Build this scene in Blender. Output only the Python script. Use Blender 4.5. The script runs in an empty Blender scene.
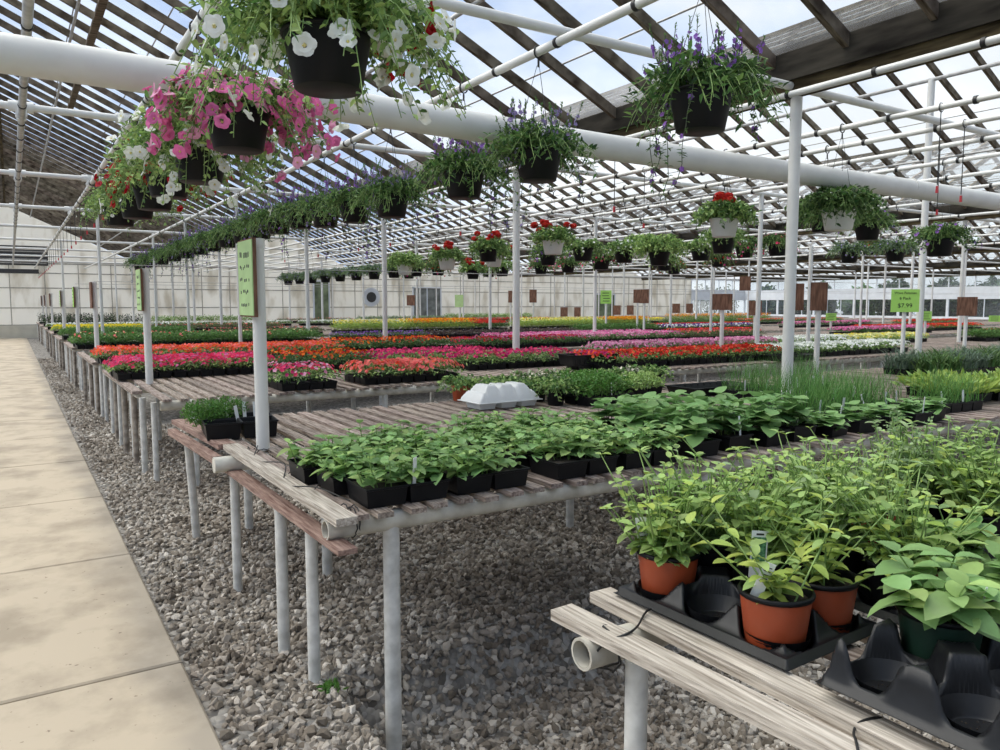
import bpy, math, random
import numpy as np
from mathutils import Vector, Matrix
random.seed(7); rng = np.random.default_rng(7)
S = bpy.context.scene
COL = S.collection
PI = math.pi

# ------------------------------------------------------------------ materials
def nm(name):
    m = bpy.data.materials.new(name); m.use_nodes = True
    nt = m.node_tree; b = nt.nodes['Principled BSDF']
    return m, nt, b

def mat(name, c, rough=.6, var=.12, scale=12, metal=0, bump=0, island=0, trans=0, spec=.5, c2=None, stretch=None, pos=.5):
    m, nt, b = nm(name); L = nt.links
    b.inputs['Roughness'].default_value = rough; b.inputs['Metallic'].default_value = metal
    b.inputs['Specular IOR Level'].default_value = spec
    tc = nt.nodes.new('ShaderNodeTexCoord'); no = nt.nodes.new('ShaderNodeTexNoise')
    no.inputs['Scale'].default_value = scale; no.inputs['Detail'].default_value = 5
    if stretch:
        mp = nt.nodes.new('ShaderNodeMapping'); mp.inputs['Scale'].default_value = stretch
        L.new(tc.outputs['Object'], mp.inputs[0]); L.new(mp.outputs[0], no.inputs['Vector'])
    else: L.new(tc.outputs['Object'], no.inputs['Vector'])
    rp = nt.nodes.new('ShaderNodeValToRGB')
    a = [max(0, x*(1-var)) for x in c]; d = list(c2) if c2 else [min(1, x*(1+var)) for x in c]
    rp.color_ramp.elements[0].position = pos-.2; rp.color_ramp.elements[1].position = pos+.2
    rp.color_ramp.elements[0].color = (*a, 1); rp.color_ramp.elements[1].color = (*d, 1)
    L.new(no.outputs['Fac'], rp.inputs[0]); out = rp.outputs[0]
    if island:
        g = nt.nodes.new('ShaderNodeNewGeometry'); hs = nt.nodes.new('ShaderNodeHueSaturation')
        mr = nt.nodes.new('ShaderNodeMapRange'); mr.inputs['To Min'].default_value = 1-island; mr.inputs['To Max'].default_value = 1+island
        L.new(g.outputs['Random Per Island'], mr.inputs[0]); L.new(mr.outputs[0], hs.inputs['Value'])
        mr2 = nt.nodes.new('ShaderNodeMapRange'); mr2.inputs['To Min'].default_value = .5-island*.05; mr2.inputs['To Max'].default_value = .5+island*.05
        ml = nt.nodes.new('ShaderNodeMath'); ml.operation = 'FRACT'; mm = nt.nodes.new('ShaderNodeMath'); mm.operation = 'MULTIPLY'; mm.inputs[1].default_value = 7.3
        L.new(g.outputs['Random Per Island'], mm.inputs[0]); L.new(mm.outputs[0], ml.inputs[0]); L.new(ml.outputs[0], mr2.inputs[0]); L.new(mr2.outputs[0], hs.inputs['Hue'])
        L.new(out, hs.inputs['Color']); out = hs.outputs[0]
    L.new(out, b.inputs['Base Color'])
    if bump:
        bp = nt.nodes.new('ShaderNodeBump'); bp.inputs['Strength'].default_value = bump; bp.inputs['Distance'].default_value = .01
        L.new(no.outputs['Fac'], bp.inputs['Height']); L.new(bp.outputs[0], b.inputs['Normal'])
    if trans:
        tr = nt.nodes.new('ShaderNodeBsdfTranslucent'); mx = nt.nodes.new('ShaderNodeMixShader'); mx.inputs[0].default_value = trans
        L.new(out, tr.inputs[0]); L.new(b.outputs[0], mx.inputs[1]); L.new(tr.outputs[0], mx.inputs[2])
        L.new(mx.outputs[0], nt.nodes['Material Output'].inputs[0])
    return m

def leafm(n, c, isl=.3, rough=.5): return mat(n, c, rough, .1, 20, island=isl, trans=.3, spec=.35)
def petal(n, c, isl=.12): return mat(n, c, .6, .06, 20, island=isl, trans=.3, spec=.2)

M = {}
M['pipe'] = mat('white painted pipe', (.70,.70,.67), .5, .06, 5)
M['pipe_dirty'] = mat('cream weathered pipe', (.50,.46,.38), .6, .35, 7, bump=.15, c2=(.72,.70,.62))
M['leg'] = mat('painted bench leg', (.56,.56,.53), .55, .2, 14, bump=.1, c2=(.74,.74,.71))
M['legdark'] = mat('weathered brown bench leg', (.24,.19,.15), .75, .4, 14, bump=.3, c2=(.48,.43,.37))
M['conduit'] = mat('galvanised conduit', (.42,.42,.41), .5, .25, 12)
M['slat'] = mat('weathered slat wood', (.20,.135,.105), .85, .45, 30, bump=.5, c2=(.43,.36,.31), stretch=(3,.25,3), island=.22)
M['slatpale'] = mat('pale weathered board', (.36,.30,.24), .85, .35, 25, bump=.6, c2=(.66,.60,.52), stretch=(4,.2,4))
M['slatred'] = mat('reddish weathered board', (.25,.13,.10), .85, .4, 25, bump=.5, c2=(.40,.28,.23), stretch=(3,.3,3))
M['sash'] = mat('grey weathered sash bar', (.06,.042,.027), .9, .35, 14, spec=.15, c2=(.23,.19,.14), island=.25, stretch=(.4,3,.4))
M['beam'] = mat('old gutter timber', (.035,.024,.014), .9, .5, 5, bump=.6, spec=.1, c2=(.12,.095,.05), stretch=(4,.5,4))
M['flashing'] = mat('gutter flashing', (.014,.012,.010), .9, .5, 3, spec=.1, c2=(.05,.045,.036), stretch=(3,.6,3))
M['black'] = mat('black plastic', (.006,.0065,.008), .45, .2, 10, spec=.22)
M['blacktray'] = mat('thin black tray plastic', (.009,.0095,.011), .4, .25, 18, bump=.08, spec=.38)
M['terra'] = mat('orange clay coloured pot', (.36,.065,.022), .45, .12, 10)
M['greenpot'] = mat('dark green pot', (.012,.035,.022), .45, .1, 10)
M['whitepot'] = mat('white plastic pot', (.72,.73,.70), .4, .05, 8)
M['soil'] = mat('potting soil', (.018,.013,.009), .95, .5, 140, bump=1, c2=(.06,.045,.035))
M['white'] = mat('white plastic', (.80,.82,.82), .4, .04, 8, trans=.25)
M['tag'] = mat('white plant tag', (.78,.80,.78), .5, .03, 8)
M['taggreen'] = mat('printed tag picture', (.03,.16,.07), .5, .4, 160, c2=(.18,.42,.2))
M['ink'] = mat('dark ink', (.02,.02,.02), .6, .1)
M['sign'] = mat('lime green sign card', (.36,.66,.13), .6, .05, 8)
M['signpale'] = mat('faded green sign card', (.42,.60,.27), .65, .1, 8)
M['board'] = mat('brown sign board', (.13,.055,.03), .8, .4, 18, bump=.3, c2=(.26,.13,.08), stretch=(3,3,.4))
M['wire'] = mat('black wire', (.015,.015,.015), .5, .1)
M['rust'] = mat('rusty wire', (.10,.05,.03), .8, .3)
M['redclip'] = mat('red clip', (.5,.03,.04), .5, .1)
M['fan'] = mat('dark louvre', (.05,.05,.05), .6, .2)
M['bark'] = mat('bark', (.10,.08,.06), .9, .3, 20)

L_basil = M['basil'] = leafm('basil leaf', (.25,.42,.15), .25, .4)
M['herb'] = leafm('light herb leaf', (.34,.49,.16), .28)
M['yherb'] = leafm('yellow green herb leaf', (.36,.46,.10), .25)
M['sage'] = leafm('grey green leaf', (.32,.44,.22), .25)
M['green'] = leafm('mid green leaf', (.11,.21,.06), .4)
M['dgreen'] = leafm('dark green leaf', (.04,.095,.028), .4)
M['lgreen'] = leafm('lime leaf', (.36,.48,.10), .3)
M['carrot'] = leafm('ferny leaf', (.11,.25,.05), .3)
M['chive'] = leafm('chive blade', (.11,.26,.06), .35)
M['blue'] = leafm('blue green leaf', (.15,.22,.15), .3)
M['purpleleaf'] = leafm('purple leaf', (.06,.035,.05), .3)
M['cuke'] = leafm('broad leaf', (.22,.40,.14), .25)
M['bronze'] = leafm('bronze leaf', (.12,.09,.05), .3)
M['stem'] = mat('green stem', (.22,.34,.10), .6, .1)
M['dstem'] = mat('dark stem', (.05,.07,.03), .6, .1)
M['outleaf'] = leafm('outdoor foliage', (.05,.085,.03), .5)
P = {k: petal(k+' petal', c) for k, c in dict(
    white=(.86,.88,.84), pink=(.74,.17,.40), hot=(.80,.06,.17), coral=(.90,.13,.06), salmon=(.90,.22,.20), orange=(.85,.20,.02),
    red=(.58,.03,.022), magenta=(.52,.03,.16), ltpink=(.80,.38,.56), yellow=(.84,.70,.05), cream=(.84,.82,.42), violet=(.30,.14,.50),
    lav=(.34,.27,.52), purple=(.13,.05,.30), gold=(.80,.42,.02), throat=(.80,.72,.30), dpink=(.50,.05,.20), crimson=(.40,.004,.015)).items()}

# ------------------------------------------------------------------ mesh helpers
class MB:
    """collects polygons for one mesh"""
    def __init__(s): s.V = []; s.L = []; s.C = []; s.I = []; s.n = 0; s.sm = []
    def add(s, v, faces, mi=0, smooth=False):
        v = np.asarray(v, float).reshape(-1, 3); s.V.append(v)
        for f in faces: s.L.append(np.asarray(f)+s.n)
        s.C += [len(f) for f in faces]; s.I += [mi]*len(faces); s.sm += [smooth]*len(faces); s.n += len(v); return s
    def bulk(s, T, Ms, mi=0, smooth=False):
        """template T=(verts, faces all the same size) at matrices Ms (N,3,4)"""
        v, f = T; v = np.asarray(v, float); f = np.asarray(f)
        Ms = np.asarray(Ms)
        if len(Ms) == 0: return s
        N = len(Ms)
        W = np.einsum('nij,vj->nvi', Ms[:, :, :3], v)+Ms[:, None, :, 3]
        s.V.append(W.reshape(-1, 3))
        idx = (f.reshape(1, -1)+(np.arange(N)*len(v))[:, None]).reshape(-1)+s.n
        s.L.append(idx); k = f.shape[1]; c = N*len(f)
        s.C += [k]*c; s.I += [mi]*c; s.sm += [smooth]*c; s.n += N*len(v); return s
    def box(s, c, d, mi=0, R=None, taper=1):
        x, y, z = [q/2 for q in d]
        v = np.array([(-x*taper,-y*taper,-z),(x*taper,-y*taper,-z),(x*taper,y*taper,-z),(-x*taper,y*taper,-z),(-x,-y,z),(x,-y,z),(x,y,z),(-x,y,z)])
        if R is not None: v = v@np.array(R).T
        return s.add(v+np.array(c), [(0,3,2,1),(4,5,6,7),(0,1,5,4),(1,2,6,5),(2,3,7,6),(3,0,4,7)], mi)
    def tube(s, pts, r, n=8, mi=0, cap=True, smooth=True):
        pts = [np.asarray(p, float) for p in pts]; rs = r if hasattr(r, '__len__') else [r]*len(pts)
        V = []; F = []
        t0 = pts[1]-pts[0]; ref = np.array([0,0,1.]) if abs(t0[2]) < .9*np.linalg.norm(t0) else np.array([1.,0,0])
        for i, p in enumerate(pts):
            t = pts[min(i+1, len(pts)-1)]-pts[max(i-1, 0)]; t = t/(np.linalg.norm(t)+1e-9)
            a = np.cross(t, ref); a /= np.linalg.norm(a)+1e-9; b = np.cross(a, t)
            for k in range(n):
                w = 2*PI*k/n; V.append(p+rs[i]*(a*math.cos(w)+b*math.sin(w)))
        for i in range(len(pts)-1):
            for k in range(n):
                k2 = (k+1) % n; F.append((i*n+k, (i+1)*n+k, (i+1)*n+k2, i*n+k2))
        s.add(V, F, mi, smooth)
        if cap:
            m = len(pts)-1
            s.add(V[:n], [tuple(range(n))], mi); s.add(V[m*n:], [tuple(reversed(range(n)))], mi)
        return s
    def lathe(s, prof, n=28, mi=0, c=(0,0,0), smooth=True):
        V = []; F = []
        for r, z in prof:
            for k in range(n):
                w = 2*PI*k/n; V.append((c[0]+r*math.cos(w), c[1]+r*math.sin(w), c[2]+z))
        for i in range(len(prof)-1):
            for k in range(n):
                k2 = (k+1) % n; F.append((i*n+k, i*n+k2, (i+1)*n+k2, (i+1)*n+k))
        return s.add(V, F, mi, smooth)
    def mesh(s, name, mats):
        me = bpy.data.meshes.new(name)
        V = np.concatenate(s.V).astype(np.float32) if s.V else np.zeros((0,3), np.float32)
        L = np.concatenate(s.L).astype(np.int32); C = np.array(s.C, np.int32)
        me.vertices.add(len(V)); me.vertices.foreach_set('co', V.ravel())
        me.loops.add(len(L)); me.loops.foreach_set('vertex_index', L)
        st = np.zeros(len(C), np.int32); st[1:] = np.cumsum(C)[:-1]
        me.polygons.add(len(C)); me.polygons.foreach_set('loop_start', st)
        me.polygons.foreach_set('material_index', np.array(s.I, np.int32))
        me.polygons.foreach_set('use_smooth', np.array(s.sm, bool))
        me.update(calc_edges=True)
        for m in (mats if isinstance(mats, (list, tuple)) else [mats]): me.materials.append(m)
        return me
    def obj(s, name, mats, parent=None, loc=None):
        return put(name, s.mesh(name, mats), parent, loc)

def put(name, me, parent=None, loc=None, rz=0):
    o = bpy.data.objects.new(name, me); COL.objects.link(o)
    if parent is not None: o.parent = parent
    if loc is not None: o.location = loc
    if rz: o.rotation_euler.z = rz
    return o
def tag(o, label, cat, group=None, kind=None):
    o['label'] = label; o['category'] = cat
    if group: o['group'] = group
    if kind: o['kind'] = kind
    return o
def thing(name, label, cat, loc, rz=0, group=None):
    o = bpy.data.objects.new(name, None); COL.objects.link(o); o.empty_display_size = .1
    o.location = loc; o.rotation_euler.z = rz
    return tag(o, label, cat, group)
def struct(o): o['kind'] = 'structure'; return o
def copy_tree(src, loc, rz=0, label=None, group=None):
    r = src.copy(); COL.objects.link(r); r.location = loc; r.rotation_euler.z = rz
    if label: r['label'] = label
    if group: r['group'] = group
    for ch in src.children:
        c = ch.copy(); COL.objects.link(c); c.parent = r
    return r

def nrm(a): return a/(np.linalg.norm(a, axis=-1, keepdims=True)+1e-9)
def frames(p, d, up, ln, wd):
    """matrices with local y along d, local z close to up"""
    p = np.asarray(p, float); d = nrm(np.asarray(d, float)); up = np.asarray(up, float)
    x = nrm(np.cross(d, up)); z = np.cross(x, d)
    ln = np.broadcast_to(np.asarray(ln, float), (len(p),)); wd = np.broadcast_to(np.asarray(wd, float), (len(p),))
    Ms = np.zeros((len(p), 3, 4))
    Ms[:, :, 0] = x*wd[:, None]; Ms[:, :, 1] = d*ln[:, None]; Ms[:, :, 2] = z*((ln+wd)/2)[:, None]; Ms[:, :, 3] = p
    return Ms
# leaf templates: unit length along +y, half width .5 in x
def leaf_t(prof, fold=.12, curl=-.25):
    v = [(0,0,0)]; f = []
    for t, w in prof:
        z = curl*t*t
        v += [(-w/2,t,z+fold*w), (0,t,z), (w/2,t,z+fold*w)]
    v.append((0,1,curl)); n = len(prof)
    f += [(0,2,1,1),(0,3,2,2)]
    for i in range(n-1):
        a = 1+3*i; b = a+3; f += [(a,a+1,b+1,b),(a+1,a+2,b+2,b+1)]
    a = 1+3*(n-1); e = len(v)-1; f += [(a,a+1,e,e),(a+1,a+2,e,e)]
    tri = []
    for q in f:
        if len(set(q)) == 3:
            u = []
            for i in q:
                if i not in u: u.append(i)
            tri.append(u)
        else: tri += [[q[0],q[1],q[2]],[q[0],q[2],q[3]]]
    return np.array(v, float), np.array(tri)
OVATE = leaf_t([(.07,.5),(.27,.98),(.55,1),(.82,.6)], .11, -.38)
OVAL = leaf_t([(.25,.85),(.65,.8)], .12, -.25)
LANCE = leaf_t([(.3,.9),(.7,.6)], .15, -.2)
BLADE = (np.array([(-.5,0,0),(.5,0,0),(-.35,.5,.04),(.35,.5,.04),(0,1,-.12)]), np.array([(0,1,3),(0,3,2),(2,3,4)]))
BROAD = leaf_t([(.02,.6),(.2,1.1),(.45,1.05),(.7,.8),(.9,.35)], .1, -.3)
def disc_t(n=5, lobes=True, depth=.25):
    v = [(0,0,-depth)]; m = n*2
    for k in range(m):
        a = 2*PI*k/m; r = 1 if k % 2 == 0 else (.74 if lobes else 1)
        v.append((r*math.cos(a), r*math.sin(a), .06 if k % 2 else -.02))
    return np.array(v), np.array([(0,1+k,1+(k+1) % m) for k in range(m)])
def petun_t():
    v = []; f = []
    n = 20
    rings = [(.13,-.5),(.22,-.1),(.62,.05),(1,.0)]
    for j, (r, z) in enumerate(rings):
        for k in range(n):
            a = 2*PI*k/n; q = r*(1-.16*(j == 3)*(1-abs(math.cos(2.5*a)))-0)
            v.append((q*math.cos(a), q*math.sin(a), z+(.05*math.cos(5*a) if j == 3 else 0)))
    for j in range(3):
        for k in range(n):
            k2 = (k+1) % n; a, b, c, d = j*n+k, j*n+k2, (j+1)*n+k2, (j+1)*n+k
            f += [(a,b,c),(a,c,d)]
    return np.array(v), np.array(f)
FLO = disc_t(5); PET = petun_t()
DOT = (np.array([(1,0,0),(0,1,0),(-1,0,0),(0,-1,0),(0,0,1),(0,0,-1)], float), np.array([(0,1,4),(1,2,4),(2,3,4),(3,0,4),(1,0,5),(2,1,5),(3,2,5),(0,3,5)]))
def face_frames(p, n, size):
    """flower matrices: local z along n"""
    n = nrm(np.asarray(n, float)); t = rng.normal(size=n.shape); x = nrm(np.cross(n, t)); y = np.cross(n, x)
    size = np.broadcast_to(np.asarray(size, float), (len(n),))
    Ms = np.zeros((len(n), 3, 4)); Ms[:, :, 0] = x*size[:, None]; Ms[:, :, 1] = y*size[:, None]; Ms[:, :, 2] = n*size[:, None]; Ms[:, :, 3] = p
    return Ms

# ------------------------------------------------------------------ camera, sky, light
cam = bpy.data.cameras.new('camera'); co = bpy.data.objects.new('camera', cam); COL.objects.link(co)
co.location = (0, 0, 1.6); co.rotation_euler = (math.radians(90-5.3), 0, math.radians(-32.5))
cam.sensor_width = 36; cam.lens = 36*.765; cam.clip_end = 400; S.camera = co
w = bpy.data.worlds.new('sky'); S.world = w; w.use_nodes = True
nt = w.node_tree; bg = nt.nodes['Background']
tc = nt.nodes.new('ShaderNodeTexCoord'); mp = nt.nodes.new('ShaderNodeMapping'); mp.inputs['Scale'].default_value = (1,1,2.2); mp.inputs['Location'].default_value = (.35,.1,.2)
no = nt.nodes.new('ShaderNodeTexNoise'); no.inputs['Scale'].default_value = 2.1; no.inputs['Detail'].default_value = 7; no.inputs['Roughness'].default_value = .55
sx = nt.nodes.new('ShaderNodeSeparateXYZ'); ad = nt.nodes.new('ShaderNodeMath'); ad.operation = 'MULTIPLY_ADD'; ad.inputs[1].default_value = .30
rp = nt.nodes.new('ShaderNodeValToRGB'); e = rp.color_ramp.elements
e[0].position = .50; e[0].color = (.40,.53,.80,1); e[1].position = .68; e[1].color = (.80,.83,.87,1)
x_ = e.new(.60); x_.color = (.64,.73,.89,1)
nt.links.new(tc.outputs['Generated'], mp.inputs[0]); nt.links.new(mp.outputs[0], no.inputs['Vector']); nt.links.new(tc.outputs['Generated'], sx.inputs[0])
nt.links.new(sx.outputs['X'], ad.inputs[0]); nt.links.new(no.outputs['Fac'], ad.inputs[2]); nt.links.new(ad.outputs[0], rp.inputs[0])
nt.links.new(rp.outputs[0], bg.inputs[0]); bg.inputs[1].default_value = 1.0
sun = bpy.data.lights.new('sun', 'SUN'); sun.energy = 5.6; sun.angle = math.radians(70); sun.color = (1,.93,.82)
so = bpy.data.objects.new('sun', sun); COL.objects.link(so); so.rotation_euler = (math.radians(-22), math.radians(-26), 0)
vs = S.view_settings; vs.view_transform = 'Standard'; vs.look = 'None'; vs.gamma = 1; vs.exposure = .25; vs.use_curve_mapping = False
S.cycles.transparent_max_bounces = 24; S.cycles.max_bounces = 8; S.cycles.caustics_refractive = False; S.cycles.caustics_reflective = False

# ------------------------------------------------------------------ ground
def gdip(x, y):
    def ss(a, b, t):
        t = np.clip((t-a)/(b-a), 0, 1); return t*t*(3-2*t)
    return -.27*ss(1.04, 1.2, x)*(1-ss(2.82, 3.1, y))*(1-ss(6, 8, x))
m, nt, b = nm('gravel bed'); L = nt.links
tc = nt.nodes.new('ShaderNodeTexCoord'); vo = nt.nodes.new('ShaderNodeTexVoronoi'); vo.inputs['Scale'].default_value = 26; vo.inputs['Randomness'].default_value = 1
L.new(tc.outputs['Object'], vo.inputs['Vector'])
rp = nt.nodes.new('ShaderNodeValToRGB'); rp.color_ramp.elements[0].color = (.10,.088,.074,1); rp.color_ramp.elements[1].color = (.36,.34,.31,1)
sp = nt.nodes.new('ShaderNodeSeparateColor'); L.new(vo.outputs['Color'], sp.inputs[0]); L.new(sp.outputs[0], rp.inputs[0]); L.new(rp.outputs[0], b.inputs['Base Color'])
bp = nt.nodes.new('ShaderNodeBump'); bp.inputs['Distance'].default_value = .03; bp.invert = True; L.new(vo.outputs['Distance'], bp.inputs['Height']); L.new(bp.outputs[0], b.inputs['Normal'])
b.inputs['Roughness'].default_value = .95; M['bed'] = m
xs = np.concatenate([[-60,-20,-5.6,-1.2,.5],np.arange(.7,1.3,.04),np.arange(1.4,8.2,.4),[12,20,30,51,120]]); ys = np.concatenate([[-30,-6,-2,0,1,2,2.5],np.arange(2.6,3.2,.05),[3.4,6,12,20,30,42.5,120]])
V = [(x, y, float(gdip(x, y))) for y in ys for x in xs]; nx = len(xs)
F = [(j*nx+i, j*nx+i+1, (j+1)*nx+i+1, (j+1)*nx+i) for j in range(len(ys)-1) for i in range(nx-1)]
struct(MB().add(V, F, 0, True).obj('floor', M['bed']))
# crushed stone: angular stones
m, nt, b = nm('crushed stone'); L = nt.links
g = nt.nodes.new('ShaderNodeNewGeometry'); rp = nt.nodes.new('ShaderNodeValToRGB'); el = rp.color_ramp.elements
el[0].color = (.15,.13,.105,1); el[1].position = 1; el[1].color = (.70,.66,.60,1)
for q, c in ((.25,(.26,.225,.185,1)),(.6,(.37,.335,.29,1)),(.85,(.50,.465,.42,1))):
    k = el.new(q); k.color = c
L.new(g.outputs['Random Per Island'], rp.inputs[0]); no = nt.nodes.new('ShaderNodeTexNoise'); no.inputs['Scale'].default_value = 1.1; no.inputs['Detail'].default_value = 4
mx = nt.nodes.new('ShaderNodeMix'); mx.data_type = 'RGBA'; mx.blend_type = 'MULTIPLY'; mx.inputs[0].default_value = 1
r2 = nt.nodes.new('ShaderNodeValToRGB'); r2.color_ramp.elements[0].position = .38; r2.color_ramp.elements[0].color = (.62,.58,.54,1); r2.color_ramp.elements[1].position = .6; r2.color_ramp.elements[1].color = (1.0,.99,.97,1)
tc = nt.nodes.new('ShaderNodeTexCoord'); L.new(tc.outputs['Object'], no.inputs['Vector']); L.new(no.outputs['Fac'], r2.inputs[0]); L.new(rp.outputs[0], mx.inputs[6]); L.new(r2.outputs[0], mx.inputs[7]); L.new(mx.outputs[2], b.inputs['Base Color']); b.inputs['Roughness'].default_value = .9
M['stone'] = m
t = (1+5**.5)/2
ICO = np.array([(-1,t,0),(1,t,0),(-1,-t,0),(1,-t,0),(0,-1,t),(0,1,t),(0,-1,-t),(0,1,-t),(t,0,-1),(t,0,1),(-t,0,-1),(-t,0,1)], float)/1.9
ICF = np.array([(0,11,5),(0,5,1),(0,1,7),(0,7,10),(0,10,11),(1,5,9),(5,11,4),(11,10,2),(10,7,6),(7,1,8),(3,9,4),(3,4,2),(3,2,6),(3,6,8),(3,8,9),(4,9,5),(2,4,11),(6,2,10),(8,6,7),(9,8,1)])
rb = MB()
def stones(x0, x1, y0, y1, dens, smin, smax):
    n = int((x1-x0)*(y1-y0)*dens)
    for v in range(8):
        T = (ICO*rng.uniform(.55, 1.25, (12, 3)), ICF); k = n//8
        x = rng.uniform(x0, x1, k); y = rng.uniform(y0, y1, k); s_ = rng.uniform(smin, smax, k)*rng.choice([.7,1,1.25], k)
        q = nrm(rng.normal(size=(k, 4))); a, b_, c, d = q.T
        R = np.stack([1-2*(c*c+d*d),2*(b_*c-a*d),2*(b_*d+a*c),2*(b_*c+a*d),1-2*(b_*b_+d*d),2*(c*d-a*b_),2*(b_*d-a*c),2*(c*d+a*b_),1-2*(b_*b_+c*c)], 1).reshape(k, 3, 3)
        sc = np.stack([s_, s_*rng.uniform(.6, 1, k), s_*rng.uniform(.45, .75, k)], 1)
        Ms = np.zeros((k, 3, 4)); Ms[:, :, :3] = R*sc[:, None, :]
        Ms[:, 0, 3] = x; Ms[:, 1, 3] = y; Ms[:, 2, 3] = gdip(x, y)+rng.uniform(-.004, .012, k)
        rb.bulk(T, Ms)
stones(.59, 3.6, .2, 4.6, 1500, .017, .029)
stones(3.6, 6.5, .2, 4.6, 900, .018, .029)
stones(.59, 3.6, 4.6, 7.2, 1100, .018, .029)
stones(3.6, 8, 4.6, 7.2, 450, .02, .03)
stones(.6, 1.6, 7.2, 14, 900, .018, .028)
stones(1.6, 6, 7.2, 11, 250, .02, .03)
stones(.6, 1.3, 14, 26, 400, .02, .03)
gv = rb.obj('gravel', M['stone']); tag(gv, 'grey brown crushed stone covering the ground beside the path', 'gravel', kind='stuff')
# weed
mb = MB(); p = rng.normal(0, .02, (60, 3)); p[:, 2] = .02; mb.bulk(LANCE, frames(p, rng.normal(0,1,(60,3))+[0,0,1.2], rng.normal(0,1,(60,3)), .035, .01))
o = mb.obj('weed', M['carrot'], loc=(1.04, 2.93, -.0)); tag(o, 'tiny green weed in the gravel by the bench leg', 'weed')

# concrete walk
m, nt, b = nm('walk concrete'); L = nt.links
tc = nt.nodes.new('ShaderNodeTexCoord'); mp = nt.nodes.new('ShaderNodeMapping'); mp.inputs['Scale'].default_value = (1,.9,1); L.new(tc.outputs['Object'], mp.inputs[0])
no = nt.nodes.new('ShaderNodeTexNoise'); no.inputs['Scale'].default_value = 2.2; no.inputs['Detail'].default_value = 8; no.inputs['Roughness'].default_value = .6; L.new(mp.outputs[0], no.inputs['Vector'])
rp = nt.nodes.new('ShaderNodeValToRGB'); rp.color_ramp.elements[0].position = .36; rp.color_ramp.elements[0].color = (.32,.265,.195,1); rp.color_ramp.elements[1].position = .56; rp.color_ramp.elements[1].color = (.47,.395,.295,1)
L.new(no.outputs['Fac'], rp.inputs[0])
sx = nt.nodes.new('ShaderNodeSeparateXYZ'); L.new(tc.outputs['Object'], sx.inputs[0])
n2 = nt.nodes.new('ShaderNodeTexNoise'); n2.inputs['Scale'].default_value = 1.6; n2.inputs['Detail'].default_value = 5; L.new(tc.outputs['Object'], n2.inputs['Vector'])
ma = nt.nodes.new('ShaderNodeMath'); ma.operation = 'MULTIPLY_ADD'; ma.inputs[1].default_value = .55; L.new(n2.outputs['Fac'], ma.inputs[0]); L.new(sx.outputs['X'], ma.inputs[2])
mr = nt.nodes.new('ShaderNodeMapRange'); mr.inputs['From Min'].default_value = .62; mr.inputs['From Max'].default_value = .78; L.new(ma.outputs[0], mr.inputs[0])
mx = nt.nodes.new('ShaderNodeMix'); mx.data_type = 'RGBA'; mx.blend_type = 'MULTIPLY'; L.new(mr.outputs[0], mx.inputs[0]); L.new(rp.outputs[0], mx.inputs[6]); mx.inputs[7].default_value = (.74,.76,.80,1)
n3 = nt.nodes.new('ShaderNodeTexNoise'); n3.inputs['Scale'].default_value = 30; n3.inputs['Detail'].default_value = 3; L.new(tc.outputs['Object'], n3.inputs['Vector'])
r3 = nt.nodes.new('ShaderNodeValToRGB'); r3.color_ramp.elements[0].position = .70; r3.color_ramp.elements[0].color = (1,1,1,1); r3.color_ramp.elements[1].position = .76; r3.color_ramp.elements[1].color = (.45,.42,.40,1); L.new(n3.outputs['Fac'], r3.inputs[0])
m2 = nt.nodes.new('ShaderNodeMix'); m2.data_type = 'RGBA'; m2.blend_type = 'MULTIPLY'; m2.inputs[0].default_value = 1; L.new(mx.outputs[2], m2.inputs[6]); L.new(r3.outputs[0], m2.inputs[7])
L.new(m2.outputs[2], b.inputs['Base Color']); b.inputs['Roughness'].default_value = .8
bp = nt.nodes.new('ShaderNodeBump'); bp.inputs['Strength'].default_value = .25; bp.inputs['Distance'].default_value = .01; L.new(no.outputs['Fac'], bp.inputs['Height']); L.new(bp.outputs[0], b.inputs['Normal'])
M['walk'] = m
mb = MB(); y = 3.52-1.74*4
while y < 42.2:
    y1 = min(y+1.74, 42.2); e = .007
    for (a, c, z0) in ((-1.2, .565, .02),):
        zz = z0+random.uniform(-.002, .002)
        v = [(a,y+e,-.1),(c,y+e,-.1),(c,y1-e,-.1),(a,y1-e,-.1),(a,y+e,zz-.008),(c,y+e,zz-.008),(c,y1-e,zz-.008),(a,y1-e,zz-.008),(a+.01,y+.016,zz),(c-.01,y+.016,zz),(c-.01,y1-.016,zz),(a+.01,y1-.016,zz)]
        mb.add(v, [(0,1,5,4),(1,2,6,5),(2,3,7,6),(3,0,4,7),(4,5,9,8),(5,6,10,9),(6,7,11,10),(7,4,8,11),(8,9,10,11)])
    y = y1
mb.box((-.3175, 17, -.03), (1.74, 50, .03))
struct(mb.obj('walkway', M['walk']))

# ------------------------------------------------------------------ greenhouse frame
HW = 5.63; GZ = 3.56; SL = .46; RZ = GZ+HW*SL; YB, YF = 42.3, -3.0
m, nt, b = nm('greenhouse glass'); L = nt.links
tr = nt.nodes.new('ShaderNodeBsdfTransparent'); tr.inputs[0].default_value = (.93,.96,.97,1)
df = nt.nodes.new('ShaderNodeBsdfTranslucent'); df.inputs[0].default_value = (.9,.93,.95,1)
gl = nt.nodes.new('ShaderNodeBsdfGlossy'); gl.inputs['Roughness'].default_value = .08
tc = nt.nodes.new('ShaderNodeTexCoord'); no = nt.nodes.new('ShaderNodeTexNoise'); no.inputs['Scale'].default_value = .35; no.inputs['Detail'].default_value = 6; L.new(tc.outputs['Object'], no.inputs['Vector'])
mr = nt.nodes.new('ShaderNodeMapRange'); mr.inputs['From Min'].default_value = .45; mr.inputs['From Max'].default_value = .65; mr.inputs['To Min'].default_value = .06; mr.inputs['To Max'].default_value = .32; L.new(no.outputs['Fac'], mr.inputs[0])
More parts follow.
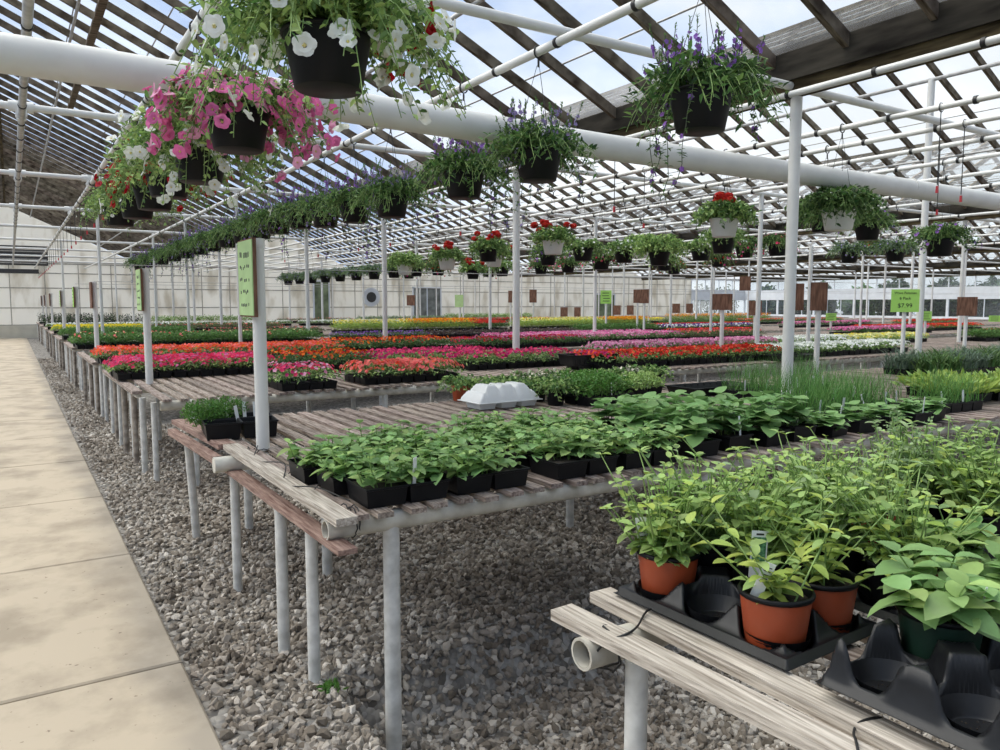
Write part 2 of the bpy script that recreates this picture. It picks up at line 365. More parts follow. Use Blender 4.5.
mx = nt.nodes.new('ShaderNodeMixShader'); L.new(mr.outputs[0], mx.inputs[0]); L.new(tr.outputs[0], mx.inputs[1]); L.new(df.outputs[0], mx.inputs[2])
m2 = nt.nodes.new('ShaderNodeMixShader'); m2.inputs[0].default_value = .04; L.new(mx.outputs[0], m2.inputs[1]); L.new(gl.outputs[0], m2.inputs[2])
L.new(m2.outputs[0], nt.nodes['Material Output'].inputs[0]); M['glass'] = m
ang = math.atan(SL)
for h in range(5):
    xr = 2*HW*h
    for sd in (-1, 1):
        if h == 4 and sd == 1: pass
        x1 = xr+sd*HW; n = 'slope'
        mb = MB(); off = .05
        mb.add([(xr,YF,RZ+off),(x1,YF,GZ+off),(x1,YB,GZ+off),(xr,YB,RZ+off)], [(0,1,2,3)])
        struct(mb.obj('ceiling_glass', M['glass']))
        sb = MB(); y = YF
        R = Matrix.Rotation(sd*ang, 3, 'Y'); ln = HW/math.cos(ang)
        while y <= YB:
            sb.box(((xr+x1)/2, y, (RZ+GZ)/2), (ln, .052, .10), 0, R); y += .67
        struct(sb.obj('roof_sash_bars', M['sash']))
        lb = MB()
        for fx in (.17, .34, .51, .68, .85):
            lb.box((xr+sd*HW*fx, (YF+YB)/2, RZ-HW*fx*SL+.046), (.018, YB-YF, .008), 0, R)
        struct(lb.obj('glass_lap_strips', M['conduit']))
        for fx in (.2, .665):
            x = xr+sd*HW*fx
            if h == 0 and fx == .2 and sd == 1: x = .97
            mb = MB(); mb.tube([(x, YF, RZ-abs(x-xr)*SL-.075), (x, YB, RZ-abs(x-xr)*SL-.075)], .022, 8)
            struct(mb.obj('roof_purlin', M['conduit']))
    mb = MB(); mb.box((xr, (YF+YB)/2, RZ-.02), (.07, YB-YF, .2)); struct(mb.obj('ridge_beam', M['beam']))
    if h < 5:
        xg = xr+HW; mb = MB()
        mb.box((xg, (YF+YB)/2, GZ-.12), (.17, YB-YF, .2), 0)
        mb.box((xg-.11, (YF+YB)/2, GZ+.02), (.03, YB-YF, .28), 1); mb.box((xg+.11, (YF+YB)/2, GZ+.02), (.03, YB-YF, .28), 1)
        struct(mb.obj('roof_gutter', [M['beam'], M['flashing']]))
xg = -HW; mb = MB(); mb.box((xg, (YF+YB)/2, GZ-.1), (.2, YB-YF, .24)); struct(mb.obj('roof_gutter', M['beam']))
# ventilator timber under the first slope and its arm
mb = MB(); mb.box((1.2, 12, RZ-1.2*SL-.10), (.10, 12, .06)); struct(mb.obj('vent_rail', M['sash']))
for yy in (5.6, 9.8, 14):
    mb = MB(); mb.tube([(.97, yy, RZ-.97*SL-.11), (.6, yy+.1, RZ-.75), (.25, yy+.3, RZ-.62), (-.1, yy+.4, RZ-.5)], .018, 6); struct(mb.obj('vent_arm', M['conduit']))
XMAX = 5*2*HW-HW
# cross pipes
for k in range(0, 10):
    Y = 4.22*k; mb = MB(); r = .034
    mb.tube([(-HW, Y, 3.4), (XMAX, Y, 3.4)], r, 10)
    struct(mb.obj('cross_pipe', M['pipe']))
# big heating main
mb = MB(); pts = [(-HW, 4.75, 2.86), (.3, 4.75, 2.87), (4, 4.75, 2.83), (8, 4.75, 2.85), (16, 4.75, 2.83), (XMAX, 4.75, 2.85)]
mb.tube(pts, .1, 20)
for x in (1.75, 8.3): mb.tube([(x, 4.75, 2.86), (x+.012, 4.75, 2.86)], .1035, 20)
struct(mb.obj('heating_main', M['pipe']))
# hanging pipes along the houses
BX = [1.05, 3.1, 5.45, 6.9, 7.7, 8.6, 9.6, 10.8, 12.0, 13.2, 15.6, 18.4, 20.5, 23.5]
for x in BX+[.17]:
    mb = MB(); mb.tube([(x, YF, 3.3), (x, 12, 3.305), (x, 25, 3.3), (x, YB, 3.3)], .03 if x < 4 else .026, 10)
    y = .4
    while y < 20:
        mb.tube([(x, y, 3.302), (x, y+.03, 3.302)], .035, 10, 1); y += .75
    struct(mb.obj('basket_rail', [M['pipe'] if x != .17 else M['conduit'], M['wire']]))
# posts
def post(x, y, z0, z1, r=.045, dirty=False):
    mb = MB(); mb.tube([(x, y, z0), (x, y, z1)], r, 14); mb.tube([(x, y, .78), (x, y, .84)], r*1.22, 14) if (x, y) == (5.63, 4.22) else None
    if (x, y) == (5.63, 4.22): mb.tube([(x, y, .84), (x, y, .87)], [r*1.22, r*1.02], 14)
    return struct(mb.obj('roof_post', M['pipe']))
for k in range(1, 10): post(5.63, 4.22*k, -.05, GZ-.24, .048 if k < 3 else .045)
for X in (10.45, 16.89, 22.5, 28.15, 33.8, 39.41):
    for k in range(2, 10): post(X, 4.22*k, -.05, 3.38, .038)
for X in (14.0, 20.0, 25.5):
    for k in range(3, 10, 2): post(X, 4.22*k, -.05, 3.38, .03)
post(12.0, 6.6, -.05, 5.0, .05); post(11.8, 8.44, -.05, 2.6, .035)
for k in (3, 4, 5, 6, 7): post(3.1, 4.22*k, -.05, 3.38, .028)
for (x, k) in ((1.5, 4), (1.3, 6)): post(x, 4.22*k, -.05, 3.38, .03)
mb = MB(); mb.tube([(12.0, 0, 5.0), (12.0, YB, 5.0)], .03, 8); struct(mb.obj('roof_purlin', M['conduit']))
# fittings where rails meet cross pipes
for k in (1, 2, 3, 4):
    for x in (.17, 1.05):
        mb = MB(); mb.tube([(x-.1, 4.22*k, 3.4), (x+.1, 4.22*k, 3.4)], .05, 10); mb.tube([(x, 4.22*k-.09, 3.33), (x, 4.22*k+.09, 3.33)], .048, 10)
        mb.tube([(x, 4.22*k, 3.28), (x, 4.22*k, 3.45)], .04, 10); struct(mb.obj('pipe_fitting', M['pipe']))
# thin training wires across the house
for (y, z) in ((9.2, 2.02), (13.4, 1.95), (17.5, 2.0)):
    mb = MB(); mb.tube([(1.1, y, z), (XMAX, y, z)], .004, 4); struct(mb.obj('cross_wire', M['conduit']))

# ------------------------------------------------------------------ walls
m, nt, b = nm('whitewashed panel'); L = nt.links
tc = nt.nodes.new('ShaderNodeTexCoord'); no = nt.nodes.new('ShaderNodeTexNoise'); no.inputs['Scale'].default_value = 1.2; no.inputs['Detail'].default_value = 7
mp = nt.nodes.new('ShaderNodeMapping'); mp.inputs['Scale'].default_value = (1.5,1.5,.5); L.new(tc.outputs['Object'], mp.inputs[0]); L.new(mp.outputs[0], no.inputs['Vector'])
rp = nt.nodes.new('ShaderNodeValToRGB'); rp.color_ramp.elements[0].position = .35; rp.color_ramp.elements[0].color = (.68,.65,.57,1); rp.color_ramp.elements[1].position = .52; rp.color_ramp.elements[1].color = (.90,.89,.84,1)
L.new(no.outputs['Fac'], rp.inputs[0]); L.new(rp.outputs[0], b.inputs['Base Color']); b.inputs['Roughness'].default_value = .7
tl = nt.nodes.new('ShaderNodeBsdfTranslucent'); mx = nt.nodes.new('ShaderNodeMixShader'); mx.inputs[0].default_value = .5; L.new(rp.outputs[0], tl.inputs[0]); L.new(b.outputs[0], mx.inputs[1]); L.new(tl.outputs[0], mx.inputs[2]); L.new(mx.outputs[0], nt.nodes['Material Output'].inputs[0])
M['panel'] = m
M['batten'] = mat('grey batten', (.40,.38,.34), .7, .2)
M['cream'] = mat('cream kick board', (.66,.62,.50), .7, .08, 3)
M['frame'] = mat('white window frame', (.74,.77,.80), .6, .06, 3)
mb = MB(); XW = 44.5
mb.box(((-HW+XW)/2, YB+.03, 1.95), (XW+HW, .06, 3.3), 0); mb.box(((-HW+XW)/2, YB, .3), (XW+HW, .08, .62), 2)
for h in range(4):
    xr = 2*HW*h; mb.add([(xr-HW,YB+.02,3.5),(xr+HW,YB+.02,3.5),(xr,YB+.02,RZ+.03),(xr-HW,YB+.08,3.5),(xr+HW,YB+.08,3.5),(xr,YB+.08,RZ+.03)], [(0,1,2),(3,5,4),(0,2,5,3),(1,4,5,2)], 0)
for z in (.62, 1.42, 2.35, 3.05, 3.5): mb.box(((-HW+XW)/2, YB-.01, z), (XW+HW, .03, .045), 1)
x = -HW
while x < XW: mb.box((x, YB-.012, 1.9), (.035, .03, 3.2), 1); x += 1.41
struct(mb.obj('wall_back', [M['panel'], M['batten'], M['cream']]))
# louvred fan opening in the first gable
mb = MB(); mb.box((.1, YB-.04, 3.85), (3.0, .1, .9), 0)
for i in range(5): mb.box((.1, YB-.1, 3.5+.18*i), (2.9, .03, .05), 1)
fo = mb.obj('louvred_vent', [M['fan'], M['batten']]); tag(fo, 'dark louvred vent high in the far end gable above the path', 'vent')
mb = MB(); mb.box((-.6, YB-.03, 3.12), (3.6, .06, .2)); struct(mb.obj('trim_1', M['fan']))
def door(n, x, w_, z1, c):
    mb = MB(); mb.box((x, YB-.03, z1/2), (w_, .05, z1), 0)
    for s_ in (-1, 1): mb.box((x+s_*w_/2, YB-.05, z1/2), (.08, .08, z1), 1)
    mb.box((x, YB-.05, z1), (w_+.08, .08, .08), 1); mb.box((x, YB-.06, z1/2), (.06, .05, z1), 1)
    struct(mb.obj('door_%d' % n, [c, M['frame']]))
M['doorglass'] = mat('dusty green door glass', (.12,.17,.08), .3, .5, 2, c2=(.30,.36,.20)); M['doorgrey'] = mat('grey door', (.17,.18,.16), .5, .3, 3, c2=(.3,.31,.28))
door(1, 14.9, .9, 2.9, M['doorglass']); door(2, 21.6, 1.9, 2.6, M['doorgrey']); door(3, 35.8, 1.8, 2.3, M['doorglass'])
# windowed run: back wall beyond XW and the right wall
def winrun(name, wid, a, b_, fixed, along):
    """wall with windows; along 'x' at y=fixed or along 'y' at x=fixed"""
    def bx_(mb, u, z, du, dz, t, mi, o=0):
        if along == 'x': mb.box((u, fixed+o, z), (du, t, dz), mi)
        else: mb.box((fixed+o, u, z), (t, du, dz), mi)
    mb = MB(); c = (a+b_)/2; ln = b_-a
    bx_(mb, c, .4, ln, .8, .1, 0); bx_(mb, c, 2.30, ln, .78, .12, 0); bx_(mb, c, 3.52, ln, .12, .1, 0)
    struct(mb.obj(name, M['frame']))
    n = max(1, round(ln/3.2)); s_ = ln/n
    for i in range(n):
        u = a+s_*(i+.5); mb = MB()
        for q in (-1, 1): bx_(mb, u+q*(s_/2-.04), 1.36, .08, 1.13, .09, 0)
        for q in (-.18, .16): bx_(mb, u+q*s_, 1.36, .045, 1.13, .06, 0)
        bx_(mb, u, 1.36, s_, 1.1, .01, 1)
        bx_(mb, u, 3.07, s_, .80, .01, 1)
        for q in (-.5, 0): bx_(mb, u+q*s_, 3.07, .06, .82, .06, 0)
        struct(mb.obj('window_%d' % wid[0], [M['frame'], M['glass']])); wid[0] += 1
wid = [1]
winrun('wall_back_window_side', wid, XW, XMAX, YB, 'x')
winrun('wall_right', wid, YF, YB, XMAX, 'y')
winrun('wall_left', wid, YF, YB, -HW, 'y')
winrun('wall_front', wid, -HW, XMAX, YF, 'x')

# ------------------------------------------------------------------ benches
TOP = .80
LEGM = {}
def leg_mesh(kind, h=.72, r=.03):
    k = (kind, h, r)
    if k not in LEGM:
        mb = MB(); mb.tube([(0,0,-.30 if h == .7201 else -.05), (0,0,h)], r, 10); LEGM[k] = mb.mesh('leg', M[kind])
    return LEGM[k]
def bench(y0, x0, x1, depth, label, row, seg):
    t = thing('slatted_bench', label, 'bench', (x0, y0, 0), 0, None)
    ln = x1-x0; mb = MB(); x = .035; fine = (row <= 3)
    stp, wd = (.118, .068) if fine else (.236, .15)
    if row == -1: x = .43; stp = .165; wd = .075
    while x < ln-.02:
        e0 = random.uniform(-.05, .02); e1 = random.uniform(-.02, .05)
        R = Matrix.Rotation(random.uniform(-.012, .012), 3, 'Z')
        a, c = -.05+e0, depth+.05+e1
        if seg == 0 and row == 0:
            if x < .03: x += stp; continue
        mb.box((x+random.uniform(-.006,.006), (a+c)/2, TOP-.012+random.uniform(-.002,0)), (wd, c-a, .022), 0, R)
        x += stp
    mb.obj('slats', M['slat'], t)
    for yy in (.04, depth*.55, depth-.06):
        p0 = (-.075 if row == 0 else -.02) if seg == 0 else 0
        mb = MB(); mb.tube([(p0, yy, .735), (ln, yy, .735)], .041, 14, 0, cap=False); mb.tube([(p0+.001, yy, .735), (ln, yy, .735)], .034, 14, 0, cap=False)
        if seg == 0:   # open pipe end
            a = [(p0, yy+.041*math.cos(q*PI/7), .735+.041*math.sin(q*PI/7)) for q in range(14)]; b = [(p0, yy+.034*math.cos(q*PI/7), .735+.034*math.sin(q*PI/7)) for q in range(14)]
            mb.add(a+b, [(q, (q+1) % 14, 14+(q+1) % 14, 14+q) for q in range(14)])
        mb.obj('support_pipe', M['pipe_dirty'], t)
    return t
def leg(t, x, y, kind='leg', r=.03, lean=(0, 0), h=.72):
    o = put('leg', leg_mesh(kind, h, r), t, (x, y, 0))
    if lean != (0, 0):
        o.location = (x+lean[0], y+lean[1], 0); o.rotation_euler = (math.atan2(lean[1], h), math.atan2(-lean[0], h), 0)
    return o
SEG = [(1.05, 11.4), (11.42, 22.0), (22.02, 32.5), (32.52, 43)]
ORD = ['nearest whole', 'second', 'third', 'fourth', 'fifth', 'sixth', 'seventh', 'eighth', 'ninth']
PLACE = ['stretch beside the path', 'second stretch from the path', 'third stretch from the path', 'last stretch before the windows']
BT = {}
for k in range(9):
    for si, (a, c) in enumerate(SEG):
        if si == 3 and k < 2: continue
        y0 = 2.74+4.22*k
        t = BT[(k, si)] = bench(y0, a, c, 2.75, 'slatted wooden bench on pipe legs, %s row, %s' % (ORD[k], PLACE[si]), k, si)
        # legs
        x = .2 if si == 0 and k == 0 else .25
        while x < c-a:
            leg(t, x, .04, 'leg', .034 if k == 0 else .03, (0,0), .7201 if k == 0 else .72)
            if k < 4: leg(t, x+.25, 1.51, 'leg')
            if k < 3 or si == 0: leg(t, x+.1, 2.69, 'leg')
            x += 1.8
        if si == 0 and k > 0:
            pat = [(-.02, .5, 'leg', .026), (-.03, .82, 'leg', .03), (-.05, 1.3, 'legdark', .028), (-.04, 1.7, 'leg', .027), (-.06, 2.05, 'legdark', .03), (-.05, 2.45, 'leg', .028), (-.07, 3.0, 'legdark', .028), (-.05, 3.5, 'leg', .028)]
            for (dx, dy, kd, r) in pat: leg(t, dx+random.uniform(-.02,.02), dy+random.uniform(-.08,.08), kd, r, (0,0), .72)
            # board along the walkway edge, continuing over the gap
            mb = MB(); mb.box((-.08, 2.35, TOP-.035), (.09, 2.8, .03), 0); mb.tube([(-.06, 1.0, .72), (-.07, 3.9, .72)], .025, 8, 1)
            mb.obj('edge_board', [M['slat'], M['pipe_dirty']], t)
t = BT[(0, 0)]
leg(t, -.04, .31, 'leg', .026, (0,0), .683); leg(t, -.07, .64, 'leg', .027, (0,0), .683); leg(t, -.06, 1.53, 'leg', .025, (0,0), .683)
leg(t, -.10, 2.62, 'leg', .027, (.045, .06)); leg(t, 3.75, .06, 'legdark', .04)
# loose edge boards at the corner
mb = MB(); mb.box((-.035, .90, TOP-.006), (.085, 1.98, .03)); mb.obj('edge_board', M['slatpale'], t)
mb = MB(); mb.box((-.06, .76, TOP-.108), (.075, 1.78, .02), 0, Matrix.Rotation(.012, 3, 'Z')); mb.obj('lower_board', M['slatred'], t)
mb = MB(); mb.box((-.08, 2.28, TOP-.004), (.10, 1.15, .03), 0, Matrix.Rotation(.05, 3, 'Z')); mb.box((-.15, 2.2, TOP-.06), (.05, 1.15, .04), 0, Matrix.Rotation(.04, 3, 'Z')); mb.obj('edge_board', M['slatred'], t)
mb = MB(); mb.tube([(-.17, 1.51, .735), (.2, 1.51, .735)], .043, 14); mb.obj('pipe_stub', M['pipe_dirty'], t)
def smooth(pts, m=5):
    p = [np.array(q, float) for q in pts]; p = [2*p[0]-p[1]]+p+[2*p[-1]-p[-2]]; out = []
    for i in range(1, len(p)-2):
        for k in range(m):
            t = k/m; out.append(.5*((2*p[i])+(-p[i-1]+p[i+1])*t+(2*p[i-1]-5*p[i]+4*p[i+1]-p[i+2])*t*t+(-p[i-1]+3*p[i]-3*p[i+1]+p[i+2])*t**3))
    out.append(p[-2]); return out
def loop(mb, c, rx, rz, yaw=0, n=18, wob=.008, r=.0028):
    pts = []
    for i in range(n+1):
        a = 2*PI*i/n; q = (rx*math.cos(a)+random.uniform(-wob, wob), random.uniform(-wob, wob), rz*math.sin(a)+random.uniform(-wob, wob))
        pts.append((c[0]+q[0]*math.cos(yaw)-q[1]*math.sin(yaw), c[1]+q[0]*math.sin(yaw)+q[1]*math.cos(yaw), c[2]+q[2]))
    mb.tube(pts, r, 5, 0, False)
mb = MB()
for (x, y, ya) in ((.03, .03, PI/2), (.05, .05, PI/2), (.02, .08, PI/2+.2), (.06, .45, .1), (.05, 1.48, PI/2), (.02, 1.53, PI/2-.2), (.07, 1.42, .2), (.05, .8, .15)): loop(mb, (x, y, .755), .056, .06, ya, 22, .004)
mb.tube(smooth([(.05,.1,.82),(.0,.35,.83),(-.06,.6,.80),(.03,.9,.83),(-.03,1.2,.80),(.05,1.45,.83)]), .003, 5)
mb.obj('binding_wire', M['wire'], t)
# foreground bench
t = BT[-1] = bench(-1.25, 1.17, 9.5, 2.74, 'weathered slatted bench in the right foreground with an open pipe end', -1, 0)
mb = MB(); a = (.015, 2.78); c = (.155, .6)
mb.box(((a[0]+c[0])/2+.02, 1.42, TOP-.012), (.072, 2.80, .028), 0, Matrix.Rotation(.06, 3, 'Z')); mb.obj('edge_board', M['slatpale'], t)
mb = MB(); mb.box((.178, 1.44, TOP-.012), (.075, 2.83, .028), 0, Matrix.Rotation(-.006, 3, 'Z')); mb.obj('edge_board', M['slatpale'], t)
leg(t, .10, 2.61, 'leg', .029)
x = 1.9
while x < 8: leg(t, x, 2.65); leg(t, x, .1); x += 1.8
mb = MB()
for (x, y) in ((.03, 2.66), (.05, 2.68)): loop(mb, (x, y, .745), .055, .055, PI/2+.1)
mb.tube(smooth([(.02,2.7,.69),(.0,2.62,.78),(.05,2.59,.806),(.11,2.62,.80),(.19,2.66,.812),(.27,2.64,.79)]), .003, 6)
mb.tube(smooth([(.03,1.97,.76),(.04,1.98,.80),(.09,2.02,.806),(.13,2.05,.795),(.16,2.06,.80),(.20,2.05,.804),(.235,2.04,.79)]), .0028, 6)
mb.obj('binding_wire', M['wire'], t)

# ------------------------------------------------------------------ sign posts beside the path
def text(s, size, parent, loc, rot, m='ink'):
    c = bpy.data.curves.new('lettering', 'FONT'); c.body = s; c.size = size; c.align_x = 'CENTER'; c.align_y = 'CENTER'; c.extrude = .0006; c.space_line = 1.1
    q = bpy.data.objects.new('lettering', c); COL.objects.link(q); dg = bpy.context.evaluated_depsgraph_get(); me = bpy.data.meshes.new_from_object(q.evaluated_get(dg)); bpy.data.objects.remove(q)
    o = put('lettering', me, parent, loc); me.materials.clear(); me.materials.append(M[m]); o.rotation_euler = rot; return o
def sign_post(x, y, zt, label, r=.036, z0=.79):
    mb = MB(); mb.tube([(0,0,z0), (0,0,zt)], r, 14); mb.tube([(0,0,zt-.05),(0,0,zt)], r*1.12, 14)
    o = mb.obj('sign_post', M['pipe'], loc=(x, y, 0)); return tag(o, label, 'post')
def side_sign(x, y, zc, w_, h_, m, label, r=.036):
    s = thing('plant_sign', label, 'sign', (x-r-.012, y+.03, zc))
    mb = MB(); mb.box((0, 0, 0), (.02, w_, h_)); mb.obj('board', M['board'], s)
    if m:
        mb = MB(); mb.box((-.014, -.01, 0), (.006, w_*.96, h_*.96)); mb.obj('card', M[m], s)
        mb = MB()
        for q in range(5):
            zz = h_*(.3-.16*q)
            u = -w_*.3
            while u < w_*.3:
                v = random.uniform(.012, .03)
                if random.random() < .7: mb.box((-.0175, u+v/2-.01, zz+random.uniform(-.006,.006)), (.001, v*.7, .016+.012*(q == 0)))
                u += v+.006
        mb.obj('faded_lettering', M['ink'], s)
    return s
SP = [(4.27, 'signpale', 'nearest'), (8.42, 'signpale', 'second'), (13.97, None, 'third'), (18.0, 'sign', 'fourth'), (23.0, 'signpale', 'fifth'), (29.6, None, 'sixth'), (34.5, None, 'seventh'), (38.0, None, 'farthest')]
for i, (y, m, w_) in enumerate(SP):
    sign_post(1.15, y, 1.955, 'short white pipe post by the path carrying a %s, %s in the row' % ('green card' if m else 'bare brown board', w_))
    side_sign(1.15, y, 1.74, .30, .42, m, '%s, %s along the path' % ('faded green card on a board tied to white post' if m else 'bare brown board tied to white post', w_))
def front_sign(x, y, z, w_, h_, m, label, txt=None, pole=True, rz=-.95):
    """a sign facing the camera side of the house"""
    s = thing('price_sign' if m != 'board' else 'wooden_sign', label, 'sign', (x, y, z), rz)
    mb = MB(); mb.box((0, 0, 0), (w_, .012, h_)); mb.obj('card', M[m], s)
    if txt:
        for (tt, sz, zz) in txt: text(tt, sz, s, (0, -.008, zz), (PI/2, 0, 0))
    else:
        if m == 'sign':
            mb = MB()
            for q in range(4): mb.box((random.uniform(-.02,.02), -.0072, h_*(.3-.2*q)), (w_*.62, .001, h_*.05))
            mb.obj('faded_lettering', M['ink'], s)
    if pole:
        mb = MB(); mb.tube([(0, .04, -z+.75), (0, .04, -h_*.3)], .03, 10); o = mb.obj('sign_pole', M['pipe'], loc=(x, y, z)); o.rotation_euler.z = rz
        tag(o, 'short white pole holding the %s' % label.replace('price ', '').replace(' before the back wall', '').replace('wooden ', '').split(',')[0].replace(' in front of the windows', ''), 'pole')
    return s
front_sign(11.34, 6.47, 1.65, .38, .34, 'sign', 'lime green price card reading Wave Petunias 6 Pack $7.99', [('Wave Petunias', .05, .115), ('6 Pack', .058, .035), ('$7.99', .088, -.075)])
front_sign(18.07, 12.26, 1.26, .26, .2, 'sign', 'small green price card low over the far red flowers, left of the priced card')
front_sign(18.15, 9.84, 1.32, .24, .22, 'sign', 'small green card over pink flowers right of the priced one')
front_sign(21.69, 9.96, 1.22, .28, .16, 'sign', 'small green price card over the red flowers at the far right', pole=False)
front_sign(14.45, 17.01, 1.8, .32, .38, 'sign', 'green price card with four printed lines before the back wall')
front_sign(12.37, 21.9, 1.7, .3, .4, 'signpale', 'faded green card beside the grey door of the back wall')
front_sign(8.63, 7.6, 1.63, .28, .23, 'board', 'brown board on a pole behind the red flower flats')
front_sign(9.73, 8.12, 1.92, .17, .22, 'board', 'small brown board high on a post, left of the thick white post', pole=False)
front_sign(7.47, 5.50, 1.68, .14, .30, 'board', 'brown weathered board just right of the thick white post, left one of a pair', pole=False)
front_sign(7.29, 5.10, 1.68, .17, .30, 'board', 'brown weathered board just right of the thick white post, right one of a pair')
front_sign(12.31, 10.01, 1.52, .24, .28, 'board', 'brown board low behind the thick white post')
front_sign(13.7, 6.74, 1.56, .3, .32, 'board', 'square brown board at the right in front of the windows')
front_sign(13.98, 14.93, 1.80, .25, .36, 'board', 'tall brown board beside a dark board before the back wall')
front_sign(15.0, 16.3, 1.82, .22, .38, 'board', 'dark tall board left of the tall brown board')
front_sign(11.04, 22.75, 1.72, .3, .34, 'board', 'tilted square brown board between the far white basket pots')
front_sign(14.99, 21.44, 1.87, .26, .44, 'board', 'brown board right of the white post, before the middle of the back wall')
front_sign(14.3, 21.8, 1.85, .14, .40, 'board', 'narrow brown board behind the second white post')
for i, (x, y) in enumerate(((20.73, 27.24), (22.71, 25.98), (24.94, 24.58))):
    front_sign(x, y, 1.25+.08*i, .34, .42, 'board', 'pair of small brown boards low before the back wall, %s of three pairs' % ['left', 'middle', 'right'][i], pole=False)
    front_sign(x+.5, y-.32, 1.25+.08*i, .3, .42, 'board', 'right half of the %s pair of brown boards before the back wall' % ['left', 'middle', 'right'][i], pole=False)
mb = MB(); mb.tube([(0,0,0), (0,.12,0)], .55, 24); mb.tube([(0,-.02,0), (0,0,0)], .3, 20, 1)
o = mb.obj('wall_fan', [M['frame'], M['fan']], loc=(17.9, YB-.14, 2.0)); tag(o, 'round white fan mounted on the back wall', 'fan')

# ------------------------------------------------------------------ flats of plants
def tray_mesh(lx, ly, h, nx_, ny_, soil=.8, m='black', fill=True):
    mb = MB(); cx, cy = lx/nx_, ly/ny_; t = .86
    for i in range(nx_):
        for j in range(ny_):
            x = -lx/2+cx*(i+.5); y = -ly/2+cy*(j+.5); a, b_ = cx/2, cy/2
            o = [(-a,-b_),(a,-b_),(a,b_),(-a,b_)]
            def ring(s_, z, e=0): return [(x+px*s_-math.copysign(e, px), y+py*s_-math.copysign(e, py), z) for px, py in o]
            v = ring(.995, h-.008)+ring(.995, h)+ring(.995, h, .006)+ring(.95, h-.01, .006)+ring(t, 0)+ring(t-.02, .006, .002)+ring(.95, h-.01, .001)
            f = []
            for k in range(4):
                n_ = (k+1) % 4
                f += [(k,n_,4+n_,4+k),(4+k,4+n_,8+n_,8+k),(8+k,8+n_,12+n_,12+k),(12+k,12+n_,20+n_,20+k),(16+k,16+n_,24+n_,24+k),(24+k,24+n_,n_,k)]
            f += [(16,19,18,17),(20,21,22,23)]
            mb.add(v, f, 0)
            if fill:
                v = ring(.93, h*soil, .004); mb.add(v, [(0,1,2,3)], 1)
    return mb.mesh('tray', [M[m], M['soil']])
def surf(n, lx, ly, over=.05):
    """random points over a flat, with an edge factor 0..1"""
    x = rng.uniform(-lx/2-over, lx/2+over, n); y = rng.uniform(-ly/2-over, ly/2+over, n)
    ex = np.clip((np.abs(x)-lx/2+.03)/(over+.03), 0, 1); ey = np.clip((np.abs(y)-ly/2+.03)/(over+.03), 0, 1)
    return x, y, np.maximum(ex, ey)
KIND = {  # leaf mats, leaf size, leaf count, height, flower list [(petal, share)], number, size, template
 'hot':     (['green','herb'], .035, 420, .13, [('hot',.8),('pink',.2)], 150, .021, FLO),
 'coral':   (['green','herb'], .035, 420, .13, [('coral',.7),('hot',.3)], 150, .021, FLO),
 'salmon':  (['green','herb'], .035, 420, .13, [('salmon',.85),('coral',.15)], 125, .022, FLO),
 'orange':  (['green','herb'], .035, 420, .13, [('coral',.5),('salmon',.4),('orange',.1)], 150, .021, FLO),
 'orangered': (['green','dgreen'], .04, 450, .14, [('orange',.4),('red',.5),('coral',.1)], 55, .02, FLO),
 'magenta': (['green','herb'], .035, 430, .13, [('magenta',.6),('hot',.4)], 80, .021, FLO),
 'pinkmix': (['green','herb'], .036, 430, .14, [('hot',.45),('ltpink',.3),('magenta',.25)], 80, .022, FLO),
 'ltpink':  (['green','sage'], .035, 420, .13, [('ltpink',.7),('pink',.3)], 140, .021, FLO),
 'pink':    (['green','dgreen'], .035, 420, .13, [('pink',.7),('ltpink',.3)], 110, .021, FLO),
 'red':     (['green','herb'], .035, 430, .13, [('red',.75),('coral',.25)], 130, .021, FLO),
 'redsparse': (['green','dgreen'], .035, 430, .13, [('red',.6),('magenta',.4)], 60, .02, FLO),
 'redmag':  (['green','herb'], .035, 430, .13, [('red',.45),('magenta',.35),('coral',.2)], 110, .021, FLO),
 'white':   (['green','herb'], .035, 420, .12, [('white',1)], 120, .021, FLO),
 'cream':   (['herb','lgreen'], .035, 420, .12, [('cream',.8),('yellow',.2)], 110, .022, FLO),
 'yellow':  (['lgreen','herb'], .035, 420, .15, [('yellow',1)], 110, .022, FLO),
 'snapyellow': (['lgreen','herb'], .04, 520, .26, [('yellow',.5),('cream',.5)], 60, .02, FLO),
 'snaporange': (['lgreen','green'], .04, 520, .26, [('gold',.6),('orange',.4)], 110, .021, FLO),
 'salvia':  (['green','dgreen'], .04, 420, .2, [('red',1)], 160, .018, FLO),
 'violet':  (['green','dgreen'], .035, 420, .12, [('violet',.8),('lav',.2)], 80, .02, FLO),
 'pansy':   (['green','dgreen'], .035, 420, .12, [('white',.5),('purple',.5)], 80, .026, FLO),
 'green':   (['green','carrot'], .042, 620, .2, [], 0, .02, FLO),
 'greenfew': (['green','carrot'], .042, 620, .2, [('cream',.5),('salmon',.5)], 4, .022, FLO),
 'darkleaf': (['purpleleaf','bronze'], .035, 420, .11, [('white',1)], 4, .01, FLO),
 'bronze':  (['bronze','green'], .035, 450, .13, [('salmon',1)], 12, .02, FLO),
 'blue':    (['blue','sage'], .05, 420, .2, [], 0, .02, FLO),
 'tallgreen': (['herb','green'], .05, 520, .3, [], 0, .02, FLO),
 'darktall': (['dgreen','purpleleaf'], .05, 420, .38, [], 0, .02, FLO),
 'lettuce': (['lgreen','herb'], .07, 260, .13, [], 0, .02, FLO),
 'sprout':  (['sage','green'], .03, 200, .07, [], 0, .02, FLO),
}
LX, LY, TH = .54, .28, .07
TRAYM = tray_mesh(LX, LY, TH, 4, 2)
FM = {}; ROOTS = {}
